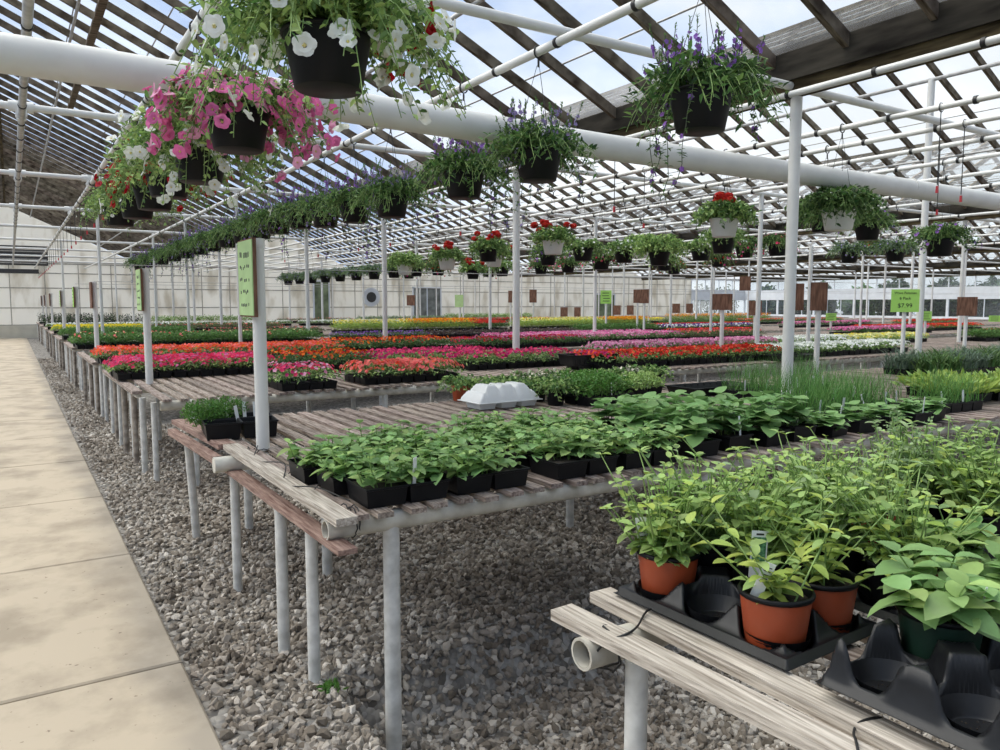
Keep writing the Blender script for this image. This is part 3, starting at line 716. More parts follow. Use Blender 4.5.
def FLN(k):
    if KIND[k][5] <= 10: return 'seedling_flat'
    for a, b_ in (('pink','pink'),('hot','pink'),('salmon','coral'),('coral','coral'),('orange','coral'),('mag','magenta'),('red','red'),('white','white'),('pansy','pansy'),('snap','snapdragon'),('salvia','salvia'),('yellow','yellow'),('cream','yellow'),('violet','violet')):
        if a in k: return b_+'_flower_flat'
    return 'flower_flat'
def flat_meshes(kind, v, spiky=False):
    if (kind, v) in FM: return FM[(kind, v)]
    lm, ls, n, h, fl, fn, fs, ft = KIND[kind]
    mb = MB()
    x, y, e = surf(n, LX, LY)
    tall = h > .19
    q = rng.uniform(0, 1, n)**.6
    bump = .75+.25*np.cos(x/LX*4*2*PI+1)*np.cos(y/LY*2*2*PI)
    z = TH+(h*(.25+.75*q))*(1-.55*e)*bump
    if kind == 'darktall': z = TH+h*q*(np.abs(np.sin(x*37)*np.cos(y*29))**.4)
    d = np.stack([x*2+rng.normal(0,.7,n), y*2+rng.normal(0,.7,n), rng.normal(.55 if not tall else 1.0,.35,n)-e*.7], 1)
    up = np.stack([rng.normal(0,.3,n), rng.normal(0,.3,n), np.ones(n)], 1)
    Ms = frames(np.stack([x,y,z],1), d, up, ls*rng.uniform(.7,1.3,n), ls*.62*rng.uniform(.7,1.2,n))
    if kind == 'lettuce': Ms = frames(np.stack([x,y,np.full(n,TH)+.03*q],1), np.stack([x*4+rng.normal(0,.5,n), y*4+rng.normal(0,.5,n), np.full(n,1.2)],1), up, ls*rng.uniform(1.2,2.2,n), ls*.6)
    c = rng.random(n) < .62
    T = OVAL if ls < .06 else OVATE
    mb.bulk(T, Ms[c], 0); mb.bulk(T, Ms[~c], 1)
    for _ in range(24):
        px, py = random.uniform(-.25,.25), random.uniform(-.12,.12); mb.tube([(px,py,TH*.7),(px*1.05,py*1.05,TH+h*.6)], .0025, 3, 0, False)
    fo = mb.mesh('foliage', [M[lm[0]], M[lm[1]]])
    bl = None
    if fn:
        mb = MB(); N = fn
        x, y, e = surf(N, LX, LY, .045); z = TH+h*(1.02-.5*e)*rng.uniform(.9,1.1,N)
        if kind in ('snapyellow','snaporange','salvia'): z = TH+h*(.75+.45*rng.random(N)); 
        if kind in ('orangered','magenta','redsparse','pinkmix','redmag'): z += .008
        nrml = np.stack([x*3+rng.normal(0,.35,N), y*3-.25+rng.normal(0,.35,N), np.full(N,.9)-e*.4], 1)
        Ms = face_frames(np.stack([x,y,z],1), nrml, fs*rng.uniform(.8,1.25,N))
        r = rng.random(N); a = 0
        for i, (pn, sh) in enumerate(fl):
            s_ = (r >= a) & (r < a+sh+1e-6); a += sh; mb.bulk(ft, Ms[s_], i)
        bl = mb.mesh('blooms', [P[pn] for pn, _ in fl])
    FM[(kind, v)] = (fo, bl); return FM[(kind, v)]
NAMEK = {'green':'leafy green plants','greenfew':'green plants with few flowers','darkleaf':'dark purple seedlings','bronze':'bronze leaved seedlings',
 'blue':'grey green leafed plants','tallgreen':'tall green plants','darktall':'tall dark stalked plants','lettuce':'lime green leaf lettuce','sprout':'young sprouting plants'}
for k_, n_ in dict(hot='hot pink', coral='coral pink', salmon='salmon pink', orange='orange coral', orangered='sparse orange red', magenta='magenta red', pinkmix='mixed pink and magenta', ltpink='light pink', pink='pink',
    red='bright red', redsparse='sparse red', redmag='mixed red and magenta', white='white', cream='pale yellow', yellow='bright yellow', snapyellow='tall yellow green', snaporange='tall orange gold', salvia='tall red', violet='violet', pansy='white and purple').items(): NAMEK[k_] = n_+' flowers'
def flat(kind, x, y, rz=0, label=None, group=None, z=TOP):
    v = random.randrange(3); key = (kind, v)
    if key in ROOTS: return copy_tree(ROOTS[key], (x, y, z), rz, label, group)
    t = thing(FLN(kind), label, 'plant flat', (x, y, z), rz, group)
    put('tray', TRAYM, t); fo, bl = flat_meshes(kind, v); put('foliage', fo, t)
    if bl: put('blooms', bl, t)
    ROOTS[key] = t; return t
WH = ['behind the nearest bench gap', 'second bench row', 'third bench row', 'fourth bench row', 'fifth bench row', 'sixth bench row', 'seventh bench row', 'eighth bench row', 'ninth bench row']
def run(k, dy, x0, x1, kind, ranks=1, where='', across=False, stepx=.56):
    """a block of flats on bench row k"""
    yb = 2.74+4.22*k+dy
    lab = 'flat of %s, %s' % (NAMEK[kind], where); grp = '%s %s' % (NAMEK[kind], where)
    n = max(1, int(round((x1-x0)/stepx))); 
    if n*ranks == 1: lab = 'flat of %s, %s' % (NAMEK[kind], where)
    for r in range(ranks):
        for i in range(n):
            flat(kind, x0+stepx*(i+.5)+random.uniform(-.01,.01), yb+.15+.30*r+random.uniform(-.01,.01), random.choice([0, PI])+random.uniform(-.02,.02), lab, grp)
R = run
# second row (behind the gap), front and back
R(1, .00, 2.05, 2.75, 'pinkmix', 2, 'front edge of second bench, left of salmon ones')
R(1, .10, 2.90, 4.00, 'salmon', 2, 'front edge of second bench, right of mixed pinks')
R(1, 1.95, .90, 2.60, 'hot', 3, 'at the path end of the second bench')
R(1, 1.75, 2.65, 3.8, 'orangered', 3, 'second bench, right of the hot pink block')
R(1, 1.55, 3.8, 5.5, 'magenta', 3, 'at the middle of the second bench')
R(1, .95, 4.6, 6.3, 'magenta', 2, 'behind the nearest green trailing plants')
R(1, .15, 5.95, 6.6, 'redmag', 2, 'just right of the stacked empty trays')
R(1, .20, 6.6, 9.3, 'red', 2, 'long row left of the thick white post')
R(1, .20, 9.4, 12.7, 'white', 2, 'behind the chives, right of thick white post')
R(1, 1.9, 7.6, 11.5, 'ltpink', 2, 'behind the red row of the second bench')
R(1, 1.9, 11.6, 13.6, 'white', 2, 'farther white row right of thick white post')
R(1, 1.9, 13.7, 16.7, 'cream', 2, 'behind the white row at the right')
R(1, 1.2, 17.5, 22, 'green', 2, 'on the second bench at the far right')
R(1, 1.9, 19, 23, 'red', 1, 'second bench, far right before the windows')
# third row
R(2, .10, .95, 4.2, 'orange', 3, 'at the path end of the third bench')
R(2, .6, 4.3, 6.4, 'orangered', 3, 'on the third bench behind the salmon flats')
R(2, .3, 6.5, 9.2, 'redsparse', 2, 'third bench beyond the second white post')
R(2, .9, 8.0, 12.5, 'ltpink', 2, 'in the big light pink field on the third bench')
R(2, 1.7, 8.0, 12.5, 'pink', 2, 'behind the light pink field')
R(2, .6, 12.6, 14.8, 'bronze', 2, 'right of the light pink field')
R(2, 1.5, 13.0, 16.0, 'redmag', 2, 'on the third bench behind the thick white post')
R(2, .5, 18, 22, 'pink', 2, 'on the third bench at the right')
R(2, 1.2, 20, 26, 'red', 2, 'third bench, far right before the windows')
# fourth row
R(3, .05, .95, 5.6, 'greenfew', 4, 'at the path end of the fourth bench')
R(3, .3, 5.8, 7.8, 'violet', 1, 'fourth bench beside the empty trays')
R(3, .6, 8.2, 12.5, 'darkleaf', 2, 'on the fourth bench, purple and labelled')
R(3, .8, 13, 16, 'green', 2, 'fourth bench before the back wall door')
R(3, .8, 16.2, 20, 'pansy', 2, 'on the fourth bench behind the pink field')
R(3, 1.6, 16, 21, 'redmag', 1, 'on the fourth bench, back edge')
R(3, 1.2, 22, 27, 'pink', 1, 'on the fourth bench toward the windows')
R(3, .8, 28, 33, 'red', 1, 'on the fourth bench nearest the windows')
# fifth row
R(4, .1, .95, 4.0, 'green', 3, 'at the path end of the fifth bench')
R(4, .1, 4.2, 7.0, 'bronze', 2, 'on the fifth bench, left part')
R(4, .3, 7.6, 9.6, 'snapyellow', 3, 'on the fifth bench, left yellow block')
R(4, .3, 9.7, 11.8, 'snaporange', 3, 'on the fifth bench, orange block')
R(4, .3, 11.9, 13.0, 'salvia', 3, 'fifth bench left of the second white post')
R(4, .3, 13.6, 17.2, 'snapyellow', 3, 'fifth bench right of second white post')
R(4, .3, 17.3, 19.0, 'snaporange', 3, 'on the fifth bench, right orange block')
R(4, .6, 20, 24, 'green', 1, 'on the fifth bench, middle of the house')
R(4, .6, 24, 31, 'orangered', 1, 'on the fifth bench toward the windows')
# sixth to ninth rows: seen as thin strips
R(5, .1, .95, 3.2, 'yellow', 2, 'at the path end of the sixth bench')
R(5, .2, 3.3, 7.0, 'bronze', 2, 'on the sixth bench')
R(5, .2, 12.0, 17.5, 'salvia', 1, 'on the sixth bench behind the yellow blocks')
R(5, .2, 17.6, 24, 'yellow', 1, 'on the sixth bench, middle of the house')
R(5, .2, 24, 31, 'snaporange', 1, 'on the sixth bench toward the windows')
R(6, .1, .95, 9.0, 'white', 1, 'on the seventh bench, the long white strip')
R(6, .1, 9.1, 14.0, 'white', 1, 'right part of white strip on seventh bench')
R(7, .1, .95, 4.5, 'darktall', 1, 'at the path end of the eighth bench')
R(7, .1, 4.6, 8.5, 'tallgreen', 1, 'on the eighth bench')
R(7, .1, 9.5, 13.0, 'bronze', 1, 'on the eighth bench, reddish')
R(7, .1, 13.1, 17.5, 'blue', 1, 'on the eighth bench, grey green')
R(7, .1, 17.6, 22.5, 'tallgreen', 1, 'eighth bench, right of the grey green plants')
R(8, .1, .95, 4.0, 'darktall', 1, 'at the path end of the last bench')
# nearest row, rear right
R(0, 1.5, 11.6, 15.0, 'sprout', 2, 'on the nearest bench at the far right')

# arching leafy plants on the nearest bench, right
def spray_mesh(n, L0, wd, h, m, lx=.27, ly=.14, arch=1.0, T=BLADE):
    mb = MB()
    for s_ in (0,):
        x = rng.uniform(-lx, lx, n); y = rng.uniform(-ly, ly, n); a = rng.uniform(0, 2*PI, n)
        segs = 3; p = np.stack([x, y, np.full(n, TH)], 1); el = rng.uniform(.9, 1.45, n); ln = L0*rng.uniform(.6, 1.15, n)/segs
        d0 = None
        for q in range(segs):
            d = np.stack([np.cos(a)*np.cos(el), np.sin(a)*np.cos(el), np.sin(el)], 1)
            up = np.stack([-np.cos(a)*np.sin(el), -np.sin(a)*np.sin(el), np.cos(el)], 1)+rng.normal(0, .05, (n, 3))
            w0 = wd*(1-.22*q); sd = nrm(np.cross(d, up)); p2 = p+d*ln[:, None]
            w1 = wd*(1-.22*(q+1)) if q < segs-1 else .0005
            V = np.stack([p-sd*w0/2, p+sd*w0/2, p2+sd*w1/2, p2-sd*w1/2], 1).reshape(-1, 3)
            mb.V.append(V); mb.L.append(np.arange(4*n)+mb.n); mb.C += [4]*n; mb.I += [0]*n; mb.sm += [False]*n; mb.n += 4*n
            p = p2; el = el-arch*rng.uniform(.3, .8, n)
    return mb.mesh('foliage', [M[m]])
AR = spray_mesh(320, .30, .016, .2, 'blue', arch=1.0)
AG = spray_mesh(320, .30, .018, .2, 'green', arch=1.0)
for i in range(5):
    for j in range(2):
        t = thing('seedling_flat', 'flat of arching narrow leaved plants on the nearest bench, behind the chives', 'plant flat', (8.7+.56*i, 4.55+.33*j, TOP), random.uniform(-.1,.1), 'arching plants on the nearest bench')
        put('tray', TRAYM, t); put('foliage', AR if (i+j) % 2 else AG, t)
# chives
CH = [spray_mesh(300, .28+.02*i, .004, .3, 'chive', arch=.25) for i in range(3)]
TAGM = MB(); TAGM.box((0,0,.045), (.02,.0015,.09)); TAGM = TAGM.mesh('plant_tag', [M['tag']])
def add_tags(t, pts, z=TH-.03, s=1):
    for (x, y, a) in pts:
        o = put('plant_tag', TAGM, t, (x, y, z)); o.rotation_euler = (random.uniform(-.25,.1), random.uniform(-.15,.15), a); o.scale = (s,s,s)
for i, (x, y, w_) in enumerate(((4.75, 3.25, 'left front'), (5.32, 3.28, 'right front'), (4.9, 3.65, 'left middle'), (5.5, 3.65, 'right middle'), (5.4, 4.4, 'rear left'), (6.0, 4.35, 'rear right'), (5.95, 3.05, 'nearest to the bench edge'))):
    t = thing('chive_flat', 'flat of tall thin chives right of the thick white post, %s' % w_, 'plant flat', (x, y, TOP), random.uniform(-.08,.08), 'flats of chives')
    put('tray', TRAYM, t); put('foliage', CH[i % 3], t); add_tags(t, [(-.2,-.1,.1), (.05,-.11,-.2), (.2,-.1,.2)][:2+i % 2], TH)
# lettuce with printed tag
for i, (x, y) in enumerate(((6.55, 3.25), (7.12, 3.22), (6.9, 3.6), (7.7, 3.3))):
    o = flat('lettuce', x, y, 0, 'black flat of lime green lettuce at the right edge, %s' % ['leftmost', 'middle one with white tag', 'rear one', 'rightmost'][i], 'lettuce flats')
o = thing('stake_tag', 'white and blue printed plant tag standing in the lime green lettuce', 'tag', (6.95, 3.08, TOP+.05), -.7)
mb = MB(); mb.box((0,0,.09), (.045,.002,.18)); mb.obj('card', M['tag'], o); mb = MB(); mb.box((0,-.002,.11), (.03,.002,.07)); mb.obj('picture', M['doorgrey'], o)

# empty trays
def open_tray(name, label, lx, ly, h, loc, rz=0, ribs=True, m='blacktray'):
    mb = MB(); a, b_ = lx/2, ly/2; e = .012
    def rg(s_, z): return [(-s_[0], -s_[1], z), (s_[0], -s_[1], z), (s_[0], s_[1], z), (-s_[0], s_[1], z)]
    v = rg((a*.93, b_*.9), 0)+rg((a, b_), h)+rg((a+e, b_+e), h)+rg((a+e, b_+e), h-.008)+rg((a-.004, b_-.004), h-.002)+rg((a*.93-.004, b_*.9-.004), .004)
    f = [(0,3,2,1),(20,21,22,23)]
    for k in range(4):
        n_ = (k+1) % 4; f += [(k,n_,4+n_,4+k),(4+k,4+n_,8+n_,8+k),(8+k,8+n_,12+n_,12+k),(4+n_,4+k,16+k,16+n_),(16+n_,16+k,20+k,20+n_)]
    mb.add(v, f)
    if ribs:
        for i in range(-4, 5): mb.box((i*lx/9.5, -b_*.955-.001, h*.5), (.012, .006, h*.8)); mb.box((i*lx/9.5, b_*.955, h*.5), (.012, .006, h*.8)); mb.box((i*lx/9.5, 0, .007), (.01, ly*.85, .006))
    o = mb.obj(name, M[m], loc=loc); o.rotation_euler.z = rz; return tag(o, label, 'tray')
open_tray('empty_tray', 'shallow empty black tray on the nearest bench left of the thick white post', .78, .36, .075, (5.32, 4.78, TOP), -.02)
open_tray('empty_tray', 'deep empty black tray in front of the red flower row, on top of another tray', .66, .34, .13, (6.02, 7.42, TOP+.055), -.1)
open_tray('empty_tray', 'lower black tray under the deep empty tray before the red flowers', .6, .3, .052, (6.08, 7.40, TOP), -.1)
open_tray('empty_tray', 'wide empty black tray under the white flowers right of the thick white post', .8, .34, .08, (9.4, 7.02, TOP), -.05)
open_tray('empty_tray', 'flat empty black tray between the violet and yellow green flowers, left one', 1.1, .4, .06, (6.9, 17.3, TOP), 0)
open_tray('empty_tray', 'flat empty black tray between the violet and yellow green flowers, right one', 1.1, .4, .06, (8.2, 17.3, TOP), 0)
open_tray('empty_tray', 'empty black tray before the orange flowers in the middle of the house', 1.2, .4, .06, (12.6, 15.6, TOP), 0)
open_tray('empty_tray', 'long empty dark tray at the right edge beside the young sprouts', .7, .34, .07, (8.3, 3.95, TOP), 0)

# ------------------------------------------------------------------ basil packs on the nearest bench
def seedlings(mb, n, lx, ly, h0, h1, ls, mi=(0,1), stem=2, pairs=3, T=OVATE, z0=.05, wid=.62, lean=.12):
    P_, D_, U_, Ln = [], [], [], []
    for i in range(n):
        x, y = random.uniform(-lx, lx), random.uniform(-ly, ly); h = random.uniform(h0, h1)
        tx, ty = x+random.uniform(-lean,lean)*h+x*.25, y+random.uniform(-lean,lean)*h+y*.25
        mb.tube([(x,y,z0), ((x+tx)/2,(y+ty)/2,z0+h*.5), (tx,ty,z0+h)], [.0028,.0024,.0018], 4, stem, False)
        a = random.uniform(0, PI)
        for p in range(pairs):
            f = 1-.27*p; f = max(f, .2); c = Vector((x,y,z0)).lerp(Vector((tx,ty,z0+h)), f)
            for s_ in (0, 1):
                b_ = a+PI*s_+p*PI/2+random.uniform(-.3,.3); elv = random.uniform(-.1,.45)+(.35 if p == 0 else -.05)
                P_.append(c); D_.append((math.cos(b_)*math.cos(elv), math.sin(b_)*math.cos(elv), math.sin(elv))); U_.append((random.uniform(-.25,.25),random.uniform(-.25,.25),1))
                Ln.append(ls*random.uniform(.75,1.15)*(.75 if p == 0 else 1))
    Ms = frames(P_, D_, U_, Ln, np.array(Ln)*wid); c = rng.random(len(Ln)) < .7
    mb.bulk(T, Ms[c], mi[0], True); mb.bulk(T, Ms[~c], mi[1], True)
PLX, PLY, PH = .37, .245, .08
PT = tray_mesh(PLX, PLY, PH, 2, 1, .82)
BAS = []
for i in range(4):
    mb = MB(); seedlings(mb, 32, .16, .1, .06, .135, .066, wid=.72); BAS.append(mb.mesh('basil_seedlings', [M['basil'], M['herb'], M['stem']]))
blocks = [(1.36, 'leftmost basil block'), (1.76, 'second basil block from the left'), (2.28, 'third basil block from the left'), (2.69, 'rightmost basil block')]
dep = ['front pack', 'second pack', 'third pack', 'rear pack']
for bi, (bx, nm_) in enumerate(blocks):
    for j in range(3 if bi == 0 else 4):
        x = bx-.045-.04*j; y = 2.855+.262*j
        t = thing('seedling_pack', '%s of basil seedlings in the %s' % (dep[j], nm_), 'plant pack', (x, y, TOP), random.uniform(-.02,.02)+(0 if j % 2 else PI*0), 'packs of basil seedlings')
        put('tray', PT, t); o = put('basil_seedlings', BAS[(bi+j) % 4], t); o.rotation_euler.z = random.choice([0, PI])
        if bi == 0 and j == 0:
            q = put('plant_tag', TAGM, t, (.03, -.085, .055)); q.rotation_euler = (.1, -.08, .5); q.scale = (1.15,1.1,1.3); q.location = (.03, -.10, .07)
# broad leaved vegetable starts in black pots to the right of the basil
def pot_mesh(r, h, m, rim=.012, n=26, sl=.78, soil=True, rimm=False):
    mb = MB(); mb.lathe([(0,0),(r*sl*.96,0),(r*sl,.004),(r*.955,h-rim)], n); mb.lathe([(r*.955,h-rim),(r,h-rim),(r+.002,h-rim/2),(r,h),(r-.005,h),(r*.93,h-rim),(r*.9,h*.84)], n, 2 if rimm else 0)
    if soil: mb.lathe([(0,h*.85),(r*.45,h*.86),(r*.92,h*.83)], n, 1)
    return mb.mesh('pot', [M[m], M['soil'], M['black']])
SQP = tray_mesh(.2, .26, .085, 1, 1, .85)
CUK = []
for i in range(3):
    mb = MB(); seedlings(mb, 9, .085, .11, .09, .20, .115, (0,1), 2, 3, BROAD, .05, .85, .2); CUK.append(mb.mesh('leaves', [M['cuke'], M['basil'], M['stem']]))
i = 0
for x, ys in ((3.05,(2.88,3.2,3.5)),(3.33,(2.9,3.22,3.55)),(3.62,(2.88,3.2,3.5)),(3.9,(2.9,3.2)),(4.2,(2.88,3.2)),(4.48,(2.86,)),(4.78,(2.86,)),(5.06,(2.84,)),(5.32,(2.88,))):
    for j, y in enumerate(ys):
        t = thing('vegetable_pot', 'broad leaved vegetable start in black pot, %s, %s pot right of the basil' % (['bench edge','middle','back'][j], ['first','second','third','fourth','fifth','sixth','seventh','eighth','ninth'][min(8, int((x-3.05)/.285+.2))]), 'potted plant', (x, y, TOP), random.uniform(-.1,.1), 'broad leaved vegetable starts')
        put('pot', SQP, t); o = put('leaves', CUK[i % 3], t); o.scale = (1,1,1) if x < 4 else (.85,.85,.62); o.rotation_euler.z = random.uniform(-.4,.4)+(PI if i % 2 else 0); i += 1
        if i % 4 == 0: add_tags(t, [(.02,-.1,.3)], .08, 1.2)
# parsley trays behind
PAR = []
for i in range(2):
    mb = MB(); n = 1300; x, y, e = surf(n, .46, .26, .04); z = TH+.15*rng.random(n)**.6*(1-.5*e)
    mb.bulk(OVAL, frames(np.stack([x,y,z],1), rng.normal(0,1,(n,3))+[0,0,.7], rng.normal(0,.4,(n,3))+[0,0,1], .026, .022), 0)
    for _ in range(60):
        px, py = random.uniform(-.2,.2), random.uniform(-.1,.1); mb.tube([(px,py,.05),(px*1.2,py*1.2,.18)], .0018, 3, 1, False)
    PAR.append(mb.mesh('foliage', [M[['carrot','herb'][i]], M['stem']]))
for i, (x, y, rz, w_) in enumerate(((4.02, 4.80, .1, 'front tray of parsley behind the basil'), (4.15, 5.12, .1, 'rear tray of parsley behind the basil'), (4.62, 4.98, .1, 'small leaved herb tray right of the parsley'))):
    t = thing('herb_tray', 'black tray of bright green herbs, %s' % w_, 'plant tray', (x, y, TOP), rz)
    put('tray', TRAYM if i < 2 else PT, t); o = put('foliage', PAR[0 if i < 2 else 1], t)
    if i == 2: o.scale = (.7,.9,.9)
    add_tags(t, [(.02,-.12,.4)] if i == 0 else [(0,-.1,.3)], TH, 1.1)
# trailing plants along the back edge of the nearest bench
def stems_plant(mb, n, R_, up, droop, nl, ls, mi=(0,1), stem=2, T=OVAL, z0=0, seg=7, r0=.05, wid=.7, upmin=.3, thick=.002, keep=None):
    """arching stems with leaves; returns stem tip and along points for flowers"""
    P_, D_, U_, Ln = [], [], [], []; tips = []; mids = []
    for i in range(n):
        a = random.uniform(0, 2*PI); f = random.uniform(.25, 1)**.7; rr = R_*f; u = up*random.uniform(upmin, 1)*(1.15-.5*f); dr = droop*random.uniform(.2,1)*f
        b0 = (random.uniform(0,r0)*math.cos(a), random.uniform(0,r0)*math.sin(a))
        pts = []; tw = random.uniform(-.5,.5)
        for q in range(seg+1):
            t = q/seg; aa = a+tw*t
            pts.append(Vector((b0[0]+rr*math.cos(aa)*t**.9, b0[1]+rr*math.sin(aa)*t**.9, z0+u*math.sin(min(1,t*1.4)*PI/2)-dr*max(0,t-.35)**1.5*1.9)))
        if keep and not keep(pts[-1]): continue
        mb.tube(pts, thick, 3, stem, False)
        for q in range(nl):
            t = (q+.5)/nl*.92+.08; k_ = min(int(t*seg), seg-1); p = pts[k_].lerp(pts[k_+1], t*seg-k_); tn = (pts[k_+1]-pts[k_]).normalized()
            s_ = Vector((random.gauss(0,1),random.gauss(0,1),random.gauss(0,1))); s_ = (s_-tn*s_.dot(tn)).normalized()
            d = tn*.45+s_+Vector((0,0,.15)); P_.append(p); D_.append(d); U_.append((random.gauss(0,.5),random.gauss(0,.5),1)); Ln.append(ls*random.uniform(.65,1.2))
        tips.append(pts[-1]); mids += [pts[k_].lerp(pts[k_+1], random.random()) for k_ in range(seg//2, seg)]
    Ms = frames(P_, D_, U_, Ln, np.array(Ln)*wid); c = rng.random(len(Ln)) < .65
    mb.bulk(T, Ms[c], mi[0]); mb.bulk(T, Ms[~c], mi[1])
    return np.array(tips), np.array(mids)
TRM = []
for i in range(3):
    mb = MB(); stems_plant(mb, 36, .20, .14, .14, 11, .032, z0=.11, wid=.85); TRM.append(mb.mesh('foliage', [M['green'], M['herb'] if i < 2 else M['cream'], M['stem']]))
PB = pot_mesh(.08, .13, 'black'); PTc = pot_mesh(.083, .13, 'terra')
for i, (x, y) in enumerate(((3.12,5.50),(3.42,5.42),(3.72,5.44),(3.30,5.16),(3.64,5.14),(4.0,5.46),(4.3,5.48),(4.6,5.44),(4.9,5.46),(5.2,5.40),(3.62,4.86))):
    c = 'terra' if i == 0 else 'black'
    t = thing('trailing_pot', '%s pot of small leaved trailing plant, %s' % ('orange' if i == 0 else 'black', ['left end behind the white tray','second along the back edge','third along the back edge','directly behind the white tray','behind the right end of the white tray','back edge before the stacked trays','back edge above the parsley','back edge right of the parsley','back edge, second from right','back edge, rightmost','between white tray and parsley'][i]), 'potted plant', (x, y, TOP), random.uniform(0,6), 'trailing plants at the rear of the nearest bench')
    put('pot', PTc if i == 0 else PB, t); put('foliage', TRM[i % 3], t)
# upturned white tray
mb = MB(); wx, wy = .56, .30
def wtray(u, v):
    """height of the upturned tray"""
    a = min(u, 1-u); b_ = min(v, 1-v)
    e = min(1, a/.2, b_/.22); e = max(0, e); h = .125*e**.75
    c = abs(((u-.1)/.8*3) % 1-.5)*2; h *= 1-.24*max(0, c-.55)/.45*(1 if .1 < u < .9 else 0)
    c2 = abs(v-.5)*2; h *= 1-.0*c2
    return h
NU, NV = 60, 32
V = [((i/NU-.5)*wx, (j/NV-.5)*wy, .012+wtray(i/NU, j/NV)) for j in range(NV+1) for i in range(NU+1)]
F = [(j*(NU+1)+i, j*(NU+1)+i+1, (j+1)*(NU+1)+i+1, (j+1)*(NU+1)+i) for j in range(NV) for i in range(NU)]
mb.add(V, F, 0, True); mb.box((0,-wy/2-.006,.01), (wx+.03,.014,.006)); mb.box((0,wy/2+.006,.01), (wx+.03,.014,.006)); mb.box((-wx/2-.006,0,.01), (.014,wy,.006)); mb.box((wx/2+.006,0,.01), (.014,wy,.006))
wt = thing('upturned_tray', 'white ribbed plastic tray lying upside down on the slats behind the basil', 'tray', (3.20, 5.02, TOP+.045), .02)
mb.obj('shell', M['white'], wt)
mb = MB()
for i in range(3): mb.box((-.19+.19*i, -.02, -.013), (.15, .22, .055), 0, None, .85)
mb.obj('cup_bottoms', M['white'], wt)
# herb tray with carrot tops at the bench end
SQ = tray_mesh(.42, .42, .10, 2, 2, .45)
hx = thing('herb_tray', 'black four celled tray of ferny foliage and white tags beside the sign post', 'plant tray', (1.145, 4.80, TOP+.005), -.12)
put('tray', SQ, hx)
mb = MB()
for (cx, cy, n) in ((-.18, .07, 1300), (-.05, .20, 900)):
    p = rng.normal(0, 1, (n,3)); p = p/np.linalg.norm(p, axis=1)[:,None]*rng.random(n)[:,None]**.4*[.14,.11,.085]+[cx,cy,.13]
    mb.bulk(LANCE, frames(p, rng.normal(0,1,(n,3))+[-.3,0,.3], rng.normal(0,1,(n,3))+[0,0,1], .022, .011), 0)
mb.obj('ferny_foliage', M['carrot'], hx)
add_tags(hx, [(.0,-.02,.5),(.06,.15,.3),(.12,.12,.4),(-.05,.12,-.4),(-.16,.14,.2)], .075, 1.15)

# ------------------------------------------------------------------ foreground bench: carry trays and potted herbs
PI_ = .173
def carry_mesh(nx_, ny_, peaks):
    lx, ly = nx_*PI_+.03, ny_*PI_+.03; gx, gy = int(lx/.0055), int(ly/.0055)
    X, Y = np.meshgrid(np.linspace(-lx/2, lx/2, gx+1), np.linspace(-ly/2, ly/2, gy+1))
    ux = (X+nx_*PI_/2)/PI_; uy = (Y+ny_*PI_/2)/PI_
    ix = np.clip(np.floor(ux), 0, nx_-1)+.5; iy = np.clip(np.floor(uy), 0, ny_-1)+.5
    dx = (ux-ix)*PI_; dy = (uy-iy)*PI_; d = np.hypot(dx, dy)
    a = np.clip(np.abs(dx)/(PI_/2), 0, 1); b_ = np.clip(np.abs(dy)/(PI_/2), 0, 1)
    def ss(p, q, t): t = np.clip((t-p)/(q-p), 0, 1); return t*t*(3-2*t)
    edge = np.minimum(lx/2-np.abs(X), ly/2-np.abs(Y)); fade = ss(.012, .03, edge)
    cn = ss(.25, .62, a*b_)+.35*ss(.8, 1, np.maximum(a, b_))
    z = .036+.078*np.clip(cn, 0, 1)*fade if peaks else .030+.062*ss(.018, .075, edge)*np.clip(.55+.6*cn, 0, 1)
    wall = 1-ss(.076, .084, d); z = z*(1-wall)+wall*(.006+.10*ss(.058, .080, d)*0+.0)
    z = np.where(d < .076, .006+np.clip(z-.006, 0, 1)*0, z)
    z += np.where((edge < .006), -.018, 0)
    V = np.stack([X, Y, z], -1).reshape(-1, 3); n = gx+1
    mb = MB(); F = [(j*n+i, j*n+i+1, (j+1)*n+i+1, (j+1)*n+i) for j in range(gy) for i in range(gx)]
    mb.add(V, F, 0, True)
    for i in range(nx_):
        for j in range(ny_):
            c = (-nx_*PI_/2+PI_*(i+.5), -ny_*PI_/2+PI_*(j+.5), 0)
            mb.lathe([(0,.004),(.056,.004),(.06,.01),(.077,.045)], 24, 0, c); mb.lathe([(0,0),(.060,0),(.074,.035)], 20, 0, c)
            p = rng.uniform(-.045, .045, (26, 2)); Ms = np.zeros((26,3,4)); Ms[:,0,0] = Ms[:,1,1] = Ms[:,2,2] = .0022; Ms[:,0,3] = c[0]+p[:,0]; Ms[:,1,3] = c[1]+p[:,1]; Ms[:,2,3] = .0065
            mb.bulk(DOT, Ms, 1)
    return mb.mesh('shell', [M['blacktray'], M['soil']])
C23 = carry_mesh(2, 3, False); C23P = carry_mesh(2, 3, True)
for (x, y, z, w_, rz) in ((1.55, 1.28, 0, 'carry tray with orange pots at the left end of the foreground bench', .03), (1.53, .64, .02, 'mostly empty carry tray in the bottom right corner', .02),
                  (1.99, 1.26, 0, 'carry tray under the bushy light green herbs, second from the bench end', .02), (2.42, 1.22, 0, 'carry tray with the single orange pot under the rear right herbs', .03), (2.00, .60, 0, 'carry tray under the basil at the right picture edge', 0), (2.86, 1.25, 0, 'carry tray at the far right of the foreground bench', 0)):
    t = thing('carry_tray', 'black six cup '+w_, 'tray', (x, y, TOP+z), rz); put('shell', C23P if y < .7 else C23, t)
POTS = {c: pot_mesh(.0845, .135, c, rimm=True) for c in ('terra', 'black', 'greenpot')}
